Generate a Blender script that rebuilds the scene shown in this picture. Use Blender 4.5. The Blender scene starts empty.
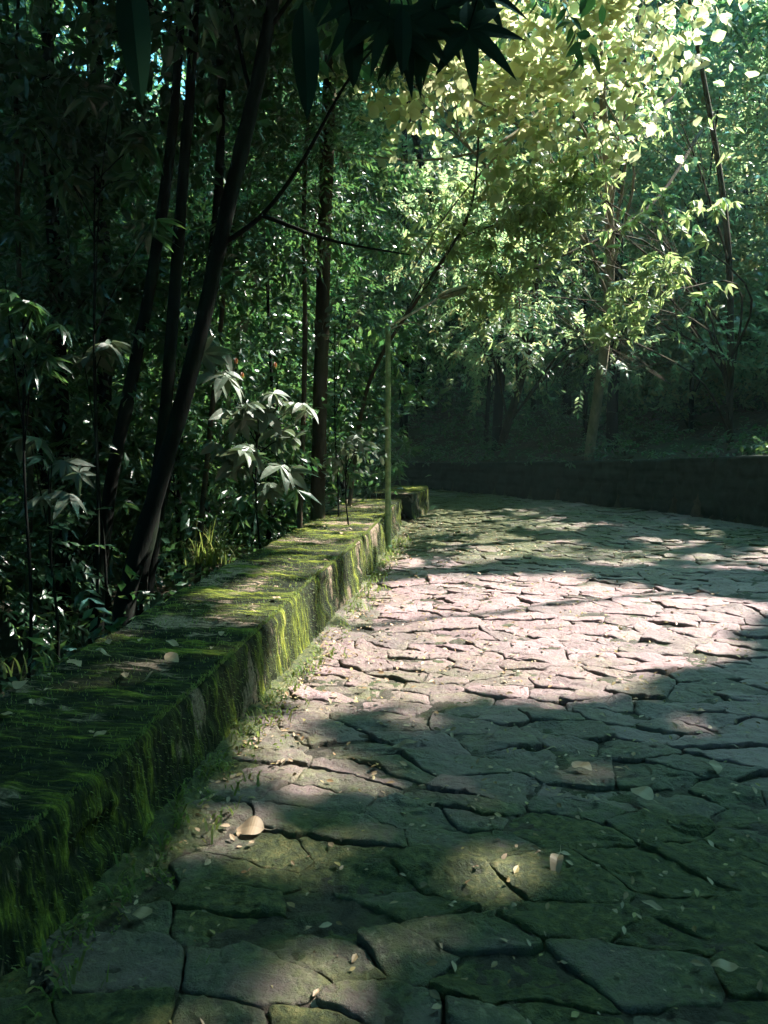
import bpy, math, random
import numpy as np
R = math.radians
rng = np.random.default_rng(11)
random.seed(5)
scene = bpy.context.scene
COL = scene.collection

# ------------------------------------------------------------------ camera model
CAMZ, F, PITCH = 1.5, 740.0, math.atan(82/740)
CP, SP = math.cos(PITCH), math.sin(PITCH)
def at(px, py, Y):
    """world point seen at pixel px,py at distance Y ahead"""
    rx, f, u = px-384.0, F, 512.0-py
    d = np.array([rx, f*CP+u*SP, -f*SP+u*CP])
    return np.array([0, 0, CAMZ]) + d*(Y/d[1])
def gnd(px, py, z=0.0):
    rx, f, u = px-384.0, F, 512.0-py
    d = np.array([rx, f*CP+u*SP, -f*SP+u*CP])
    return (np.array([0, 0, CAMZ]) + d*((z-CAMZ)/d[2]))
# direction towards the sun
SUN_AZ, SUN_EL = R(68), R(47)          # azimuth clockwise from +Y (ahead)
S = np.array([math.sin(SUN_AZ)*math.cos(SUN_EL), math.cos(SUN_AZ)*math.cos(SUN_EL), math.sin(SUN_EL)])

# ------------------------------------------------------------------ noise
def _h(ix, iy, iz, seed):
    n = (ix.astype(np.int64)*73856093) ^ (iy.astype(np.int64)*19349663) ^ (iz.astype(np.int64)*83492791) ^ (seed*2654435761 & 0x7fffffff)
    n = (n ^ (n >> 13)) * 1274126177 & 0x7fffffffffff
    n = (n ^ (n >> 16)) * 668265263 & 0x7fffffffffff
    return ((n >> 8) & 0xffff)/65535.0
def vnoise(x, y, z=None, seed=0):
    x = np.asarray(x, float); y = np.asarray(y, float)
    z = np.zeros_like(x) if z is None else np.asarray(z, float)
    ix, iy, iz = np.floor(x), np.floor(y), np.floor(z)
    fx, fy, fz = x-ix, y-iy, z-iz
    fx, fy, fz = [f*f*(3-2*f) for f in (fx, fy, fz)]
    r = 0
    for a in (0, 1):
        for b in (0, 1):
            for c in (0, 1):
                w = (fx if a else 1-fx)*(fy if b else 1-fy)*(fz if c else 1-fz)
                r = r + w*_h(ix+a, iy+b, iz+c, seed)
    return r*2-1
def fbm(x, y, z=None, seed=0, oct=4):
    z = np.zeros_like(np.asarray(x, float)) if z is None else z
    a, s, r = 1.0, 1.0, 0
    for i in range(oct):
        r = r + a*vnoise(x*s, y*s, z*s, seed+i*17); a *= .5; s *= 2.03
    return r
def sstep(a, b, x):
    t = np.clip((x-a)/(b-a), 0, 1); return t*t*(3-2*t)

# ------------------------------------------------------------------ object helpers
def tag(o, label=None, cat=None, group=None, kind=None):
    if label: o['label'] = label
    if cat: o['category'] = cat
    if group: o['group'] = group
    if kind: o['kind'] = kind
    return o
def empty(name, loc, rz=0):
    o = bpy.data.objects.new(name, None); COL.objects.link(o)
    o.location = tuple(loc); o.rotation_euler = (0, 0, rz); o.empty_display_size = .2
    return o
def mesh_obj(name, V, Fc, mat, parent=None, smooth=False, attrs=None, base=None):
    """V (n,3); Fc list of arrays (m,k) or one array"""
    V = np.asarray(V, np.float32)
    if base is not None: V = V - np.asarray(base, np.float32)
    if isinstance(Fc, np.ndarray): Fc = [Fc]
    Fc = [f for f in Fc if len(f)]
    me = bpy.data.meshes.new(name)
    nf = sum(len(f) for f in Fc); nl = sum(f.size for f in Fc)
    me.vertices.add(len(V)); me.vertices.foreach_set('co', V.ravel())
    me.loops.add(nl); me.polygons.add(nf)
    me.loops.foreach_set('vertex_index', np.concatenate([f.ravel() for f in Fc]).astype(np.int32))
    tot = np.concatenate([np.full(len(f), f.shape[1]) for f in Fc])
    st = np.concatenate([[0], np.cumsum(tot)[:-1]])
    me.polygons.foreach_set('loop_start', st.astype(np.int32))
    me.polygons.foreach_set('use_smooth', np.full(nf, smooth))
    me.update(calc_edges=True)
    if attrs:
        for k, a in attrs.items():
            at_ = me.attributes.new(k, 'FLOAT', 'POINT'); at_.data.foreach_set('value', np.asarray(a, np.float32))
    me.materials.append(mat)
    o = bpy.data.objects.new(name, me); COL.objects.link(o)
    if parent: o.parent = parent
    return o

class MB:
    """collects pieces of one mesh"""
    def __init__(s): s.V = []; s.F = {}; s.n = 0
    def add(s, V, Fc):
        V = np.asarray(V, float)
        if not isinstance(Fc, (list, tuple)): Fc = [Fc]
        for f in Fc:
            f = np.asarray(f)
            if len(f): s.F.setdefault(f.shape[1], []).append(f+s.n)
        s.V.append(V); s.n += len(V); return s
    def build(s, name, mat, parent=None, smooth=True, base=None):
        return mesh_obj(name, np.concatenate(s.V), [np.concatenate(v) for v in s.F.values()], mat, parent, smooth, base=base)

def spline(P, n):
    """Catmull-Rom through P, n samples"""
    P = np.asarray(P, float)
    Q = np.vstack([2*P[0]-P[1], P, 2*P[-1]-P[-2]])
    t = np.linspace(0, len(P)-1-1e-6, n); i = t.astype(int); f = (t-i)[:, None]
    a, b, c, d = Q[i], Q[i+1], Q[i+2], Q[i+3]
    return .5*(2*b+(c-a)*f+(2*a-5*b+4*c-d)*f*f+(3*b-3*c+d-a)*f**3)
def tube(mb, P, rad, sides=8, n=None, rough=0.0, seed=0, cap=True):
    P = np.asarray(P, float)
    if n: 
        rad = np.interp(np.linspace(0, 1, n), np.linspace(0, 1, len(rad)), rad) if np.ndim(rad) else np.full(n, rad)
        P = spline(P, n)
    else:
        rad = np.full(len(P), rad) if not np.ndim(rad) else np.interp(np.linspace(0, 1, len(P)), np.linspace(0, 1, len(rad)), rad)
    T = np.gradient(P, axis=0); T /= np.linalg.norm(T, axis=1)[:, None]+1e-9
    ref = np.array([1., .13, .07]) if abs(T[:, 0]).mean() < .8 else np.array([.1, .1, 1.])
    A = np.cross(T, ref); A /= np.linalg.norm(A, axis=1)[:, None]+1e-9
    B = np.cross(T, A)
    th = np.linspace(0, 2*np.pi, sides, endpoint=False)
    k = len(P)
    rr = np.repeat(rad[:, None], sides, 1)
    if rough:
        tt = np.arange(k)[:, None]*np.ones(sides)[None]
        L = np.concatenate([[0], np.cumsum(np.linalg.norm(np.diff(P, axis=0), axis=1))])[:, None]*np.ones(sides)[None]
        rr = rr*(1+rough*fbm(np.cos(th)[None]*1.6+L*0, np.sin(th)[None]*1.6+seed, L*3.5, seed=seed, oct=3))
    V = P[:, None]+(A[:, None]*np.cos(th)[None, :, None]+B[:, None]*np.sin(th)[None, :, None])*rr[..., None]
    i = np.arange(k-1)[:, None]*sides; j = np.arange(sides)[None]; j2 = (j+1) % sides
    Fq = np.stack([i+j, i+j2, i+sides+j2, i+sides+j], -1).reshape(-1, 4)
    V = V.reshape(-1, 3)
    fs = [Fq]
    if cap:
        V = np.vstack([V, P[:1], P[-1:]]); c0, c1 = k*sides, k*sides+1
        jj = np.arange(sides); jn = (jj+1) % sides
        fs.append(np.vstack([np.stack([jn, jj, np.full(sides, c0)], 1), np.stack([(k-1)*sides+jj, (k-1)*sides+jn, np.full(sides, c1)], 1)]))
    mb.add(V, fs); return mb

# ------------------------------------------------------------------ materials
def newmat(name):
    m = bpy.data.materials.new(name); m.use_nodes = True
    nt = m.node_tree; nt.nodes.clear()
    return m, nt, nt.nodes, nt.links
def N(nt, typ, **kw):
    n = nt.nodes.new(typ)
    for k, v in kw.items():
        if k.startswith('_'): setattr(n, k[1:], v)
        else: n.inputs[k.replace('__', ' ')].default_value = v
    return n
def ramp(nt, stops, fac=None, mode='LINEAR'):
    r = nt.nodes.new('ShaderNodeValToRGB'); e = r.color_ramp.elements; r.color_ramp.interpolation = mode
    while len(e) < len(stops): e.new(.5)
    for i, (p, c) in enumerate(stops):
        e[i].position = p; e[i].color = (*c, 1) if len(c) == 3 else c
    if fac: nt.links.new(fac, r.inputs[0])
    return r
def mix(nt, fac, a, b, typ='MIX'):
    m = nt.nodes.new('ShaderNodeMix'); m.data_type = 'RGBA'; m.blend_type = typ
    for s, v in ((0, fac), (6, a), (7, b)):
        if isinstance(v, (int, float)): m.inputs[s].default_value = v
        elif isinstance(v, tuple): m.inputs[s].default_value = (*v, 1) if len(v) == 3 else v
        else: nt.links.new(v, m.inputs[s])
    return m.outputs[2]
def math_(nt, op, a, b=0.0, c=0.0, clamp=False):
    m = nt.nodes.new('ShaderNodeMath'); m.operation = op; m.use_clamp = clamp
    for i, v in enumerate((a, b, c)):
        if isinstance(v, (int, float)): m.inputs[i].default_value = v
        else: nt.links.new(v, m.inputs[i])
    return m.outputs[0]
def noise(nt, scale, detail=4, rough=.55, vec=None, stretch=None, dist=0):
    if vec is None:
        tc = nt.nodes.new('ShaderNodeNewGeometry'); vec = tc.outputs['Position']
    if stretch:
        mp = nt.nodes.new('ShaderNodeMapping'); mp.inputs['Scale'].default_value = stretch
        nt.links.new(vec, mp.inputs[0]); vec = mp.outputs[0]
    n = nt.nodes.new('ShaderNodeTexNoise'); n.inputs['Scale'].default_value = scale; n.inputs['Detail'].default_value = detail
    n.inputs['Roughness'].default_value = rough; n.inputs['Distortion'].default_value = dist
    nt.links.new(vec, n.inputs['Vector']); return n.outputs['Fac']
def attr(nt, name):
    a = nt.nodes.new('ShaderNodeAttribute'); a.attribute_name = name; return a.outputs['Fac']

def leaf_mat(name, cols, tcols, trans=.4, rough=.38, spec=.5, under=None):
    m, nt, nodes, L = newmat(name)
    g = nodes.new('ShaderNodeNewGeometry'); rnd = g.outputs['Random Per Island']
    k = len(cols)
    c = ramp(nt, [((i+.5)/k, cc) for i, cc in enumerate(cols)], rnd).outputs[0]
    t = ramp(nt, [((i+.5)/k, cc) for i, cc in enumerate(tcols)], rnd).outputs[0]
    blot = noise(nt, 14, 2)
    c = mix(nt, math_(nt, 'MULTIPLY', blot, .5), c, mix(nt, 1.0, c, (.55, .6, .45), 'MULTIPLY'))
    if under: c = mix(nt, g.outputs['Backfacing'], c, under)
    p = N(nt, 'ShaderNodeBsdfPrincipled', Roughness=rough); p.inputs['Specular IOR Level'].default_value = spec
    L.new(c, p.inputs['Base Color'])
    tr = nodes.new('ShaderNodeBsdfTranslucent'); L.new(t, tr.inputs[0])
    ms = nodes.new('ShaderNodeMixShader'); ms.inputs[0].default_value = trans
    L.new(p.outputs[0], ms.inputs[1]); L.new(tr.outputs[0], ms.inputs[2])
    o = nodes.new('ShaderNodeOutputMaterial'); L.new(ms.outputs[0], o.inputs[0])
    return m

M = {}
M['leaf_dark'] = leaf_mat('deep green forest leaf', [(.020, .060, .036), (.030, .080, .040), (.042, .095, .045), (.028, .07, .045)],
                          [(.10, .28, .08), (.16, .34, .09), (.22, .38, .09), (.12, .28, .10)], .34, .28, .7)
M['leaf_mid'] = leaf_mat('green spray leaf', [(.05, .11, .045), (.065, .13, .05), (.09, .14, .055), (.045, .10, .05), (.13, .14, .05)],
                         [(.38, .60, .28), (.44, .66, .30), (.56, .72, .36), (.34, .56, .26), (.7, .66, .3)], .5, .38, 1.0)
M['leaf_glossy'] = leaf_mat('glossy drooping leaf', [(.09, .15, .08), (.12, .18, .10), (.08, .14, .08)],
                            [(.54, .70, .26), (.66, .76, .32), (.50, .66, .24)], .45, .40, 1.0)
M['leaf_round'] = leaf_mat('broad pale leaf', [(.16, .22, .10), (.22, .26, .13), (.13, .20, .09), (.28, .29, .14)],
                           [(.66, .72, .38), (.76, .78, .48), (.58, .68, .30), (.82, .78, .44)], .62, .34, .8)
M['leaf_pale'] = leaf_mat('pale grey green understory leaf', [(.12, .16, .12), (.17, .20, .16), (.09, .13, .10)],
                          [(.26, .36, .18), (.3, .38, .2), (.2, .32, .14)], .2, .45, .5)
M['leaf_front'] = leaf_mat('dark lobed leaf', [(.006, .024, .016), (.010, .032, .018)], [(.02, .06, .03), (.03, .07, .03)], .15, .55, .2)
M['grass'] = leaf_mat('grass blade', [(.06, .12, .03), (.10, .16, .04), (.14, .17, .06), (.05, .10, .03)],
                      [(.3, .42, .08), (.36, .46, .1), (.4, .42, .14), (.3, .4, .1)], .4, .5)
M['leaf_dry'] = leaf_mat('dry fallen leaf', [(.30, .19, .10), (.42, .30, .20), (.50, .38, .28), (.22, .14, .06), (.36, .30, .12)],
                         [(.3, .2, .1), (.4, .26, .14), (.4, .3, .2), (.2, .12, .05), (.4, .34, .1)], .15, .55)
M['leaf_litter'] = leaf_mat('forest litter leaf', [(.10, .06, .035), (.16, .10, .055), (.07, .05, .03), (.12, .10, .04), (.22, .15, .09)],
                            [(.1, .06, .03)]*5, .1, .7)
M['leaf_red'] = leaf_mat('orange bract', [(.22, .07, .03), (.28, .13, .04)], [(.4, .14, .05), (.45, .25, .06)], .4, .5)

def bark_mat(name, a, b, moss=(.05, .08, .02), mossamt=.35):
    m, nt, nodes, L = newmat(name)
    n1 = noise(nt, 9, 6, .65, stretch=(1, 1, .22)); n2 = noise(nt, 2.5, 4)
    c = ramp(nt, [(.35, a), (.65, b)], n1).outputs[0]
    c = mix(nt, math_(nt, 'MULTIPLY', ramp(nt, [(.48, (0, 0, 0)), (.62, (1, 1, 1))], n2).outputs[0], mossamt), c, moss)
    p = N(nt, 'ShaderNodeBsdfPrincipled', Roughness=.9); L.new(c, p.inputs['Base Color']); p.inputs['Specular IOR Level'].default_value = .12
    bp = N(nt, 'ShaderNodeBump', Strength=.7, Distance=.02); L.new(n1, bp.inputs['Height']); L.new(bp.outputs[0], p.inputs['Normal'])
    o = nodes.new('ShaderNodeOutputMaterial'); L.new(p.outputs[0], o.inputs[0]); return m
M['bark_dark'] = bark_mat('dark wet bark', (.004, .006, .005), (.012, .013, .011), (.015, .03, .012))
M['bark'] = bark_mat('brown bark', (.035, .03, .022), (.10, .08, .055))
M['bark_pale'] = bark_mat('pale twig bark', (.16, .15, .10), (.32, .28, .2), mossamt=.2)

def soil_mat():
    m, nt, nodes, L = newmat('forest soil')
    n1 = noise(nt, 6, 8, .7); n2 = noise(nt, .9, 4)
    c = ramp(nt, [(.3, (.018, .014, .009)), (.5, (.05, .036, .022)), (.7, (.10, .075, .045))], n1).outputs[0]
    c = mix(nt, ramp(nt, [(.42, (0, 0, 0)), (.6, (.8, .8, .8))], n2).outputs[0], c, (.025, .045, .014))
    p = N(nt, 'ShaderNodeBsdfPrincipled', Roughness=.95); L.new(c, p.inputs['Base Color'])
    bp = N(nt, 'ShaderNodeBump', Strength=1, Distance=.05); L.new(n1, bp.inputs['Height']); L.new(bp.outputs[0], p.inputs['Normal'])
    o = nodes.new('ShaderNodeOutputMaterial'); L.new(p.outputs[0], o.inputs[0]); return m
M['soil'] = soil_mat()

def road_mat():
    m, nt, nodes, L = newmat('mossy stone paving')
    gap, rnd, moss = attr(nt, 'gap'), attr(nt, 'rnd'), attr(nt, 'moss')
    n_f = noise(nt, 28, 8, .7); n_m = noise(nt, 5, 6, .6); n_g = noise(nt, 160, 3, .6)
    stone = ramp(nt, [(.0, (.25, .176, .182)), (.35, (.33, .228, .238)), (.6, (.40, .276, .290)), (.8, (.29, .212, .218)), (1, (.20, .155, .155))], rnd).outputs[0]
    stone = mix(nt, ramp(nt, [(.3, (.0, .0, .0)), (.7, (1, 1, 1))], n_f).outputs[0], mix(nt, 1.0, stone, (.72, .68, .64), 'MULTIPLY'), stone)
    stone = mix(nt, ramp(nt, [(.62, (0, 0, 0)), (.7, (.5, .5, .5))], n_g).outputs[0], stone, (.16, .13, .11))
    film = ramp(nt, [(.3, (.04, .055, .028)), (.48, (.08, .095, .042)), (.6, (.13, .135, .06)), (.75, (.24, .19, .10))], n_m).outputs[0]
    fm = math_(nt, 'MULTIPLY_ADD', n_f, .9, -.45)
    fm = math_(nt, 'ADD', math_(nt, 'MULTIPLY_ADD', n_m, 1.2, -.6), fm)
    fm = math_(nt, 'ADD', fm, moss, clamp=True)
    film = mix(nt, ramp(nt, [(.35, (1, 1, 1)), (.55, (0, 0, 0))], n_f).outputs[0], film, mix(nt, 1.0, film, (.38, .42, .38), 'MULTIPLY'))
    c = mix(nt, fm, stone, film)
    lich = math_(nt, 'MULTIPLY', ramp(nt, [(.56, (0, 0, 0)), (.66, (1, 1, 1))], noise(nt, 38, 3, .5)).outputs[0], ramp(nt, [(.45, (0, 0, 0)), (.62, (.75, .75, .75))], noise(nt, 3.2, 4, .6)).outputs[0])
    c = mix(nt, lich, c, (.27, .25, .16))
    # gaps: soil and moss
    gm = ramp(nt, [(.38, (.022, .018, .012)), (.5, (.045, .036, .022)), (.62, (.045, .06, .016))], n_m).outputs[0]
    gf = math_(nt, 'MULTIPLY_ADD', math_(nt, 'SUBTRACT', n_f, .5), .5, gap)
    c = mix(nt, ramp(nt, [(.35, (0, 0, 0)), (.7, (1, 1, 1))], gf).outputs[0], c, gm)
    # thick moss at the foot of the wall
    tm = ramp(nt, [(.35, (.022, .03, .010)), (.5, (.05, .065, .015)), (.62, (.12, .12, .035)), (.75, (.24, .19, .10))], n_f).outputs[0]
    tk = math_(nt, 'ADD', math_(nt, 'MULTIPLY_ADD', moss, 2.5, -2.15), math_(nt, 'MULTIPLY_ADD', n_m, 1.6, -.8))
    c = mix(nt, ramp(nt, [(.1, (0, 0, 0)), (.45, (1, 1, 1))], tk).outputs[0], c, tm)
    p = N(nt, 'ShaderNodeBsdfPrincipled', Roughness=.62); L.new(c, p.inputs['Base Color'])
    rr = math_(nt, 'MULTIPLY_ADD', n_f, .35, .42); L.new(rr, p.inputs['Roughness'])
    h = math_(nt, 'ADD', math_(nt, 'MULTIPLY', n_f, 1.0), math_(nt, 'MULTIPLY', n_g, .25))
    bp = N(nt, 'ShaderNodeBump', Strength=1.0, Distance=.022); L.new(h, bp.inputs['Height']); L.new(bp.outputs[0], p.inputs['Normal'])
    o = nodes.new('ShaderNodeOutputMaterial'); L.new(p.outputs[0], o.inputs[0]); return m
M['road'] = road_mat()

def mosswall_mat():
    m, nt, nodes, L = newmat('moss covered stone')
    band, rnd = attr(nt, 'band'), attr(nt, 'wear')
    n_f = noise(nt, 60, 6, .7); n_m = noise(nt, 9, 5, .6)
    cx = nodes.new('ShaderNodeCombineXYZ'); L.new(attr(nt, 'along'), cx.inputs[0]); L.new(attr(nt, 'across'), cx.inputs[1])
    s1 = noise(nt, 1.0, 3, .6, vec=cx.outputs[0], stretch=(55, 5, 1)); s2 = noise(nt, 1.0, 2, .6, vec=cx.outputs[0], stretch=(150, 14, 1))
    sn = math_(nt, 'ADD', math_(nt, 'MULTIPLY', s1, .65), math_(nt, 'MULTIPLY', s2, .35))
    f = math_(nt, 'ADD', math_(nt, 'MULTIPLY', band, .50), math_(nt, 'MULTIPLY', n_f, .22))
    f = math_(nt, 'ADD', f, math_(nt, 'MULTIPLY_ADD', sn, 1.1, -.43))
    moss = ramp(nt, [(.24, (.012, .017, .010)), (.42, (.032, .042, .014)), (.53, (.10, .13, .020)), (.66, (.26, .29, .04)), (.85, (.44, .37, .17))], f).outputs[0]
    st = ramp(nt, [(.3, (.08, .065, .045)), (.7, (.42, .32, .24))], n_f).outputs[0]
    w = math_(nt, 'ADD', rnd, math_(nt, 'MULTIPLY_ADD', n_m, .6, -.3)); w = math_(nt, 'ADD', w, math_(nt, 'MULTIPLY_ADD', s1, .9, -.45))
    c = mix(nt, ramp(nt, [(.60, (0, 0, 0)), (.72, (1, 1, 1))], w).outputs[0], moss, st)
    p = N(nt, 'ShaderNodeBsdfPrincipled', Roughness=.9); L.new(c, p.inputs['Base Color'])
    p.inputs['Specular IOR Level'].default_value = .2
    hh_ = math_(nt, 'ADD', n_f, math_(nt, 'MULTIPLY', sn, 1.2))
    bp = N(nt, 'ShaderNodeBump', Strength=1, Distance=.02); L.new(hh_, bp.inputs['Height']); L.new(bp.outputs[0], p.inputs['Normal'])
    o = nodes.new('ShaderNodeOutputMaterial'); L.new(p.outputs[0], o.inputs[0]); return m
M['mosswall'] = mosswall_mat()

def simple(name, col, rough=.6, metal=0, var=.35, scale=20, col2=None):
    m, nt, nodes, L = newmat(name)
    n1 = noise(nt, scale, 6, .65)
    c = mix(nt, ramp(nt, [(.42, (0, 0, 0)), (.62, (1, 1, 1))], n1).outputs[0], tuple(col), tuple(col2) if col2 else tuple(x*(1-var) for x in col))
    p = N(nt, 'ShaderNodeBsdfPrincipled', Roughness=rough, Metallic=metal); L.new(c, p.inputs['Base Color'])
    bp = N(nt, 'ShaderNodeBump', Strength=.3, Distance=.004); L.new(n1, bp.inputs['Height']); L.new(bp.outputs[0], p.inputs['Normal'])
    o = nodes.new('ShaderNodeOutputMaterial'); L.new(p.outputs[0], o.inputs[0]); return m
M['pole'] = simple('weathered green pole', (.34, .42, .18), .4, .05, col2=(.16, .24, .08), scale=14)
M['arm'] = simple('pale lichened metal', (.74, .68, .50), .5, .1, col2=(.18, .2, .08), scale=30)
M['rust'] = simple('lichened lamp shell', (.52, .50, .26), .7, 0, col2=(.42, .24, .12), scale=22)
M['lampglass'] = simple('dirty lamp glass', (.10, .16, .05), .25, 0, col2=(.06, .09, .03), scale=30)
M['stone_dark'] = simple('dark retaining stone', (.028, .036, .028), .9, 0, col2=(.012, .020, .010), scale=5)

# ------------------------------------------------------------------ plan of the place
WF = np.array([  # foot of the mossy wall's road face: x, y
    (-2.4, -1.2), (-1.60, .3), (-1.16, 1.4), (-.95, 2.2), (-.82, 3.0), (-.68, 3.9), (-.49, 5.1), (-.29, 6.4), (-.11, 7.8), (.03, 9.0), (.18, 10.4), (.30, 11.4)])
OUT = np.array([(9.8, -6), (9.3, 0), (8.7, 4), (7.6, 8), (6.1, 11.7), (4.3, 14.8), (1.65, 18.4), (-1, 19.9), (-7, 21), (-14, 20.6), (-30, 18)], float)
OUTC = spline(OUT, 160)
def xw(y): 
    return np.where(y > 14.2, -9.0, np.interp(y, list(WF[:, 1])+[12.4, 13.4, 14.2], list(WF[:, 0])+[.45, .66, .75]))
def signed(x, y, C):
    """distance to polyline C; positive on the outer (right-hand / far) side"""
    x = np.asarray(x, float).ravel(); y = np.asarray(y, float).ravel()
    best = np.full(x.shape, 1e9); sg = np.ones(x.shape)
    for a, b in zip(C[:-1], C[1:]):
        d = b-a; t = np.clip(((x-a[0])*d[0]+(y-a[1])*d[1])/(d@d), 0, 1)
        ex, ey = x-(a[0]+t*d[0]), y-(a[1]+t*d[1]); D = np.hypot(ex, ey)
        m = D < best; best[m] = D[m]; sg[m] = np.sign(-(d[0]*ey-d[1]*ex))[m]
    return best*np.where(sg == 0, 1, sg)
def bank_h(x, y):      # retaining wall height along the far edge
    return np.interp(y, [0, 11.7, 14.8, 18.4, 21], [1.25, 1.08, .86, .66, .6])
def ground_z(x, y):
    x = np.asarray(x, float); sh = x.shape; xf = x.ravel(); yf = np.asarray(y, float).ravel()
    so = signed(xf, yf, OUTC)
    z = np.full(xf.shape, -.13)
    left = (xf < xw(yf)-.45) & (so < 0)
    dl = np.clip(xw(yf)-.45-xf, 0, 50)
    z = np.where(left, -.30-.35*sstep(0, 3, dl)-.05*dl+.16*fbm(xf*.6, yf*.6, seed=3), z)
    zo = bank_h(xf, yf)-.06+.30*np.clip(so-.3, 0, 6)+.52*np.clip(so-6.3, 0, 40)+.12*fbm(xf*.7, yf*.7, seed=5)*sstep(.3, 2, so)
    z = np.where(so > .12, zo, z)
    far = np.clip(-xf-9, 0, 60)
    z = z+np.where(so <= .12, .4*far, 0)
    return z.reshape(sh)

# ------------------------------------------------------------------ where sunlight reaches the ground
LIT = [[gnd(*p)[:2] for p in poly] for poly in [
    [(388, 578), (440, 574), (520, 571), (600, 573), (680, 584), (768, 603), (775, 628), (745, 655), (665, 674), (600, 692), (520, 704), (440, 716), (380, 728), (305, 752), (262, 735), (295, 680), (348, 622)],
    [(262, 728), (345, 735), (395, 770), (345, 812), (228, 818), (228, 775)],
]]
SPOTS = [(gnd(px, py)[:2], r) for px, py, r in [(250, 828, .11), (345, 985, .09), (430, 715, .1), (510, 866, .09), (560, 700, .1), (640, 690, .13), (440, 640, .3), (345, 600, .2),
    (395, 560, .3), (430, 530, .28), (500, 545, .25), (470, 520, .3), (560, 528, .3), (480, 790, .06), (350, 840, .05), (620, 770, .08), (700, 720, .1), (430, 600, .4), (660, 640, .2)]]
def inpoly(x, y, poly):
    r = np.zeros(x.shape, bool); n = len(poly)
    for i in range(n):
        x0, y0 = poly[i]; x1, y1 = poly[(i+1) % n]
        c = ((y0 > y) != (y1 > y)) & (x < (x1-x0)*(y-y0)/(y1-y0+1e-12)+x0); r ^= c
    return r
ELL = [ (at(745, 120, 17.5), (2.6, 1.6, 3.2)), (at(420, 190, 16), (2.2, 1.6, 2.6)),((.05, 8.8, 1.6), (.35, .4, 1.4)), (at(430, 300, 8.8), (.8, .4, .4)), (at(560, 330, 12), (1.6, 1.2, .8)), (at(500, 240, 11.5), (1.4, 1.2, 1.0)),
    (at(640, 120, 12.5), (2.0, 2.0, 2.0)), (at(420, 220, 13), (1.6, 1.6, 2.0)), (at(450, 110, 10.5), (1.6, 1.5, 1.6)), (at(640, 250, 11), (1.7, 1.5, 1.3)), (at(540, 280, 13), (2.4, 1.6, 1.4)), (at(520, 150, 19), (3.6, 2.5, 3.6)),   # foliage that stands in full sun: centre, radii
    (at(600, 60, 10.5), (2.1, 2.0, 1.6)), (at(590, 210, 12), (2.0, 1.8, 1.5)), (at(560, 320, 13), (1.9, 1.8, 1.0)),
    (at(480, 130, 12), (1.6, 1.6, 1.3)), (at(258, 430, 6.6), (.6, .5, .6)), (at(345, 450, 8.3), (.3, .3, .3)), (at(95, 345, 6.2), (.2, .2, .15)), (at(212, 512, 7.4), (.35, .35, .25)),
]
def shade_keep(P, dens=1.0):
    """True where a leaf may hang: leaves that would shade the sunlit places are not there (the gap in the canopy)"""
    P = np.asarray(P, float)
    t = (P[:, 2]-.1)/S[2]; g = P-S[None]*t[:, None]
    gx = g[:, 0]+.22*vnoise(g[:, 0]*2, g[:, 1]*2, seed=31)+.12*vnoise(g[:, 0]*7, g[:, 1]*7, seed=32)
    gy = g[:, 1]+.26*vnoise(g[:, 0]*2, g[:, 1]*2, seed=33)+.16*vnoise(g[:, 0]*7, g[:, 1]*7, seed=34)
    k = np.ones(len(P), bool)
    for poly in LIT: k &= ~inpoly(gx, gy, poly)
    near = (gx > xw(gy)+.1) & (gx < 3.4) & (gy > 1.5) & (gy < 4.6)
    dap3 = vnoise(gx*2.2, gy*2.6, seed=45)+.6*vnoise(gx*5, gy*6, seed=46)
    k &= ~(near & (dap3 > 1.25-.70*sstep(2.9, 4.4, gy)))
    for c, r in SPOTS:
        k &= np.hypot(g[:, 0]-c[0], (g[:, 1]-c[1])*.8) > r*1.35+.03
    # dappled band: wall top and the mossy part of the road beyond the patch
    onwall = (gx > xw(gy)-.95) & (gx < xw(gy)+.25) & (gy > 4.0) & (gy < 11)
    dap = vnoise(gx*1.8, gy*5.5, seed=41)+.5*vnoise(gx*6, gy*13, seed=42)
    k &= ~(onwall & (dap > -.58))
    farroad = (gx > .2) & (gx < 3.0+.0*gy) & (gy > 8.6) & (gy < 14.0)
    dap2 = vnoise(gx*1.6, gy*1.6, seed=43)+.6*vnoise(gx*5, gy*5, seed=44)
    k &= ~(farroad & (dap2 > -.05))
    farr = (gx > 2.4) & (gx < 6.0) & (gy > 8) & (gy < 12.0)
    k &= ~(farr & (dap2 > .15))
    inside = np.zeros(len(P), bool)
    for c, r in ELL: inside |= (((P-np.array(c))/np.array(r))**2).sum(1) < 1
    u = _h(np.floor(P[:, 0]*50), np.floor(P[:, 1]*50), np.floor(P[:, 2]*50), 9)
    # ragged hole in the crowns at the upper left, where the sky glints through
    v0 = at(110, 25, 6.0); dv = v0-np.array([0, 0, CAMZ]); dv /= np.linalg.norm(dv); q = P-np.array([0, 0, CAMZ]); l = q@dv
    rad = np.linalg.norm(q-l[:, None]*dv, axis=1)/np.maximum(l, .1)
    k &= ~((l > 7) & (rad < .12+.10*vnoise(P[:, 0]*.9, P[:, 2]*.9, seed=91)) & (u < .84))
    for c, r in ELL:
        c = np.array(c); r = np.array(r); q = (P-c)/r; s = S/r
        b = q@s; a = s@s; cc = (q*q).sum(1)-1
        disc = b*b-a*cc
        hit = (disc > 0) & (b > 0) & (cc > 0)      # behind the leaf (away from the sun) lies the lit foliage
        k &= ~(hit & (u < np.where(inside, .68, .992)))
    return k

def lit_clear(P):
    g = P-S[None]*(P[:, 2]/S[2])[:, None]
    return not any(inpoly(g[:, 0], g[:, 1], poly).any() for poly in LIT)

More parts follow.
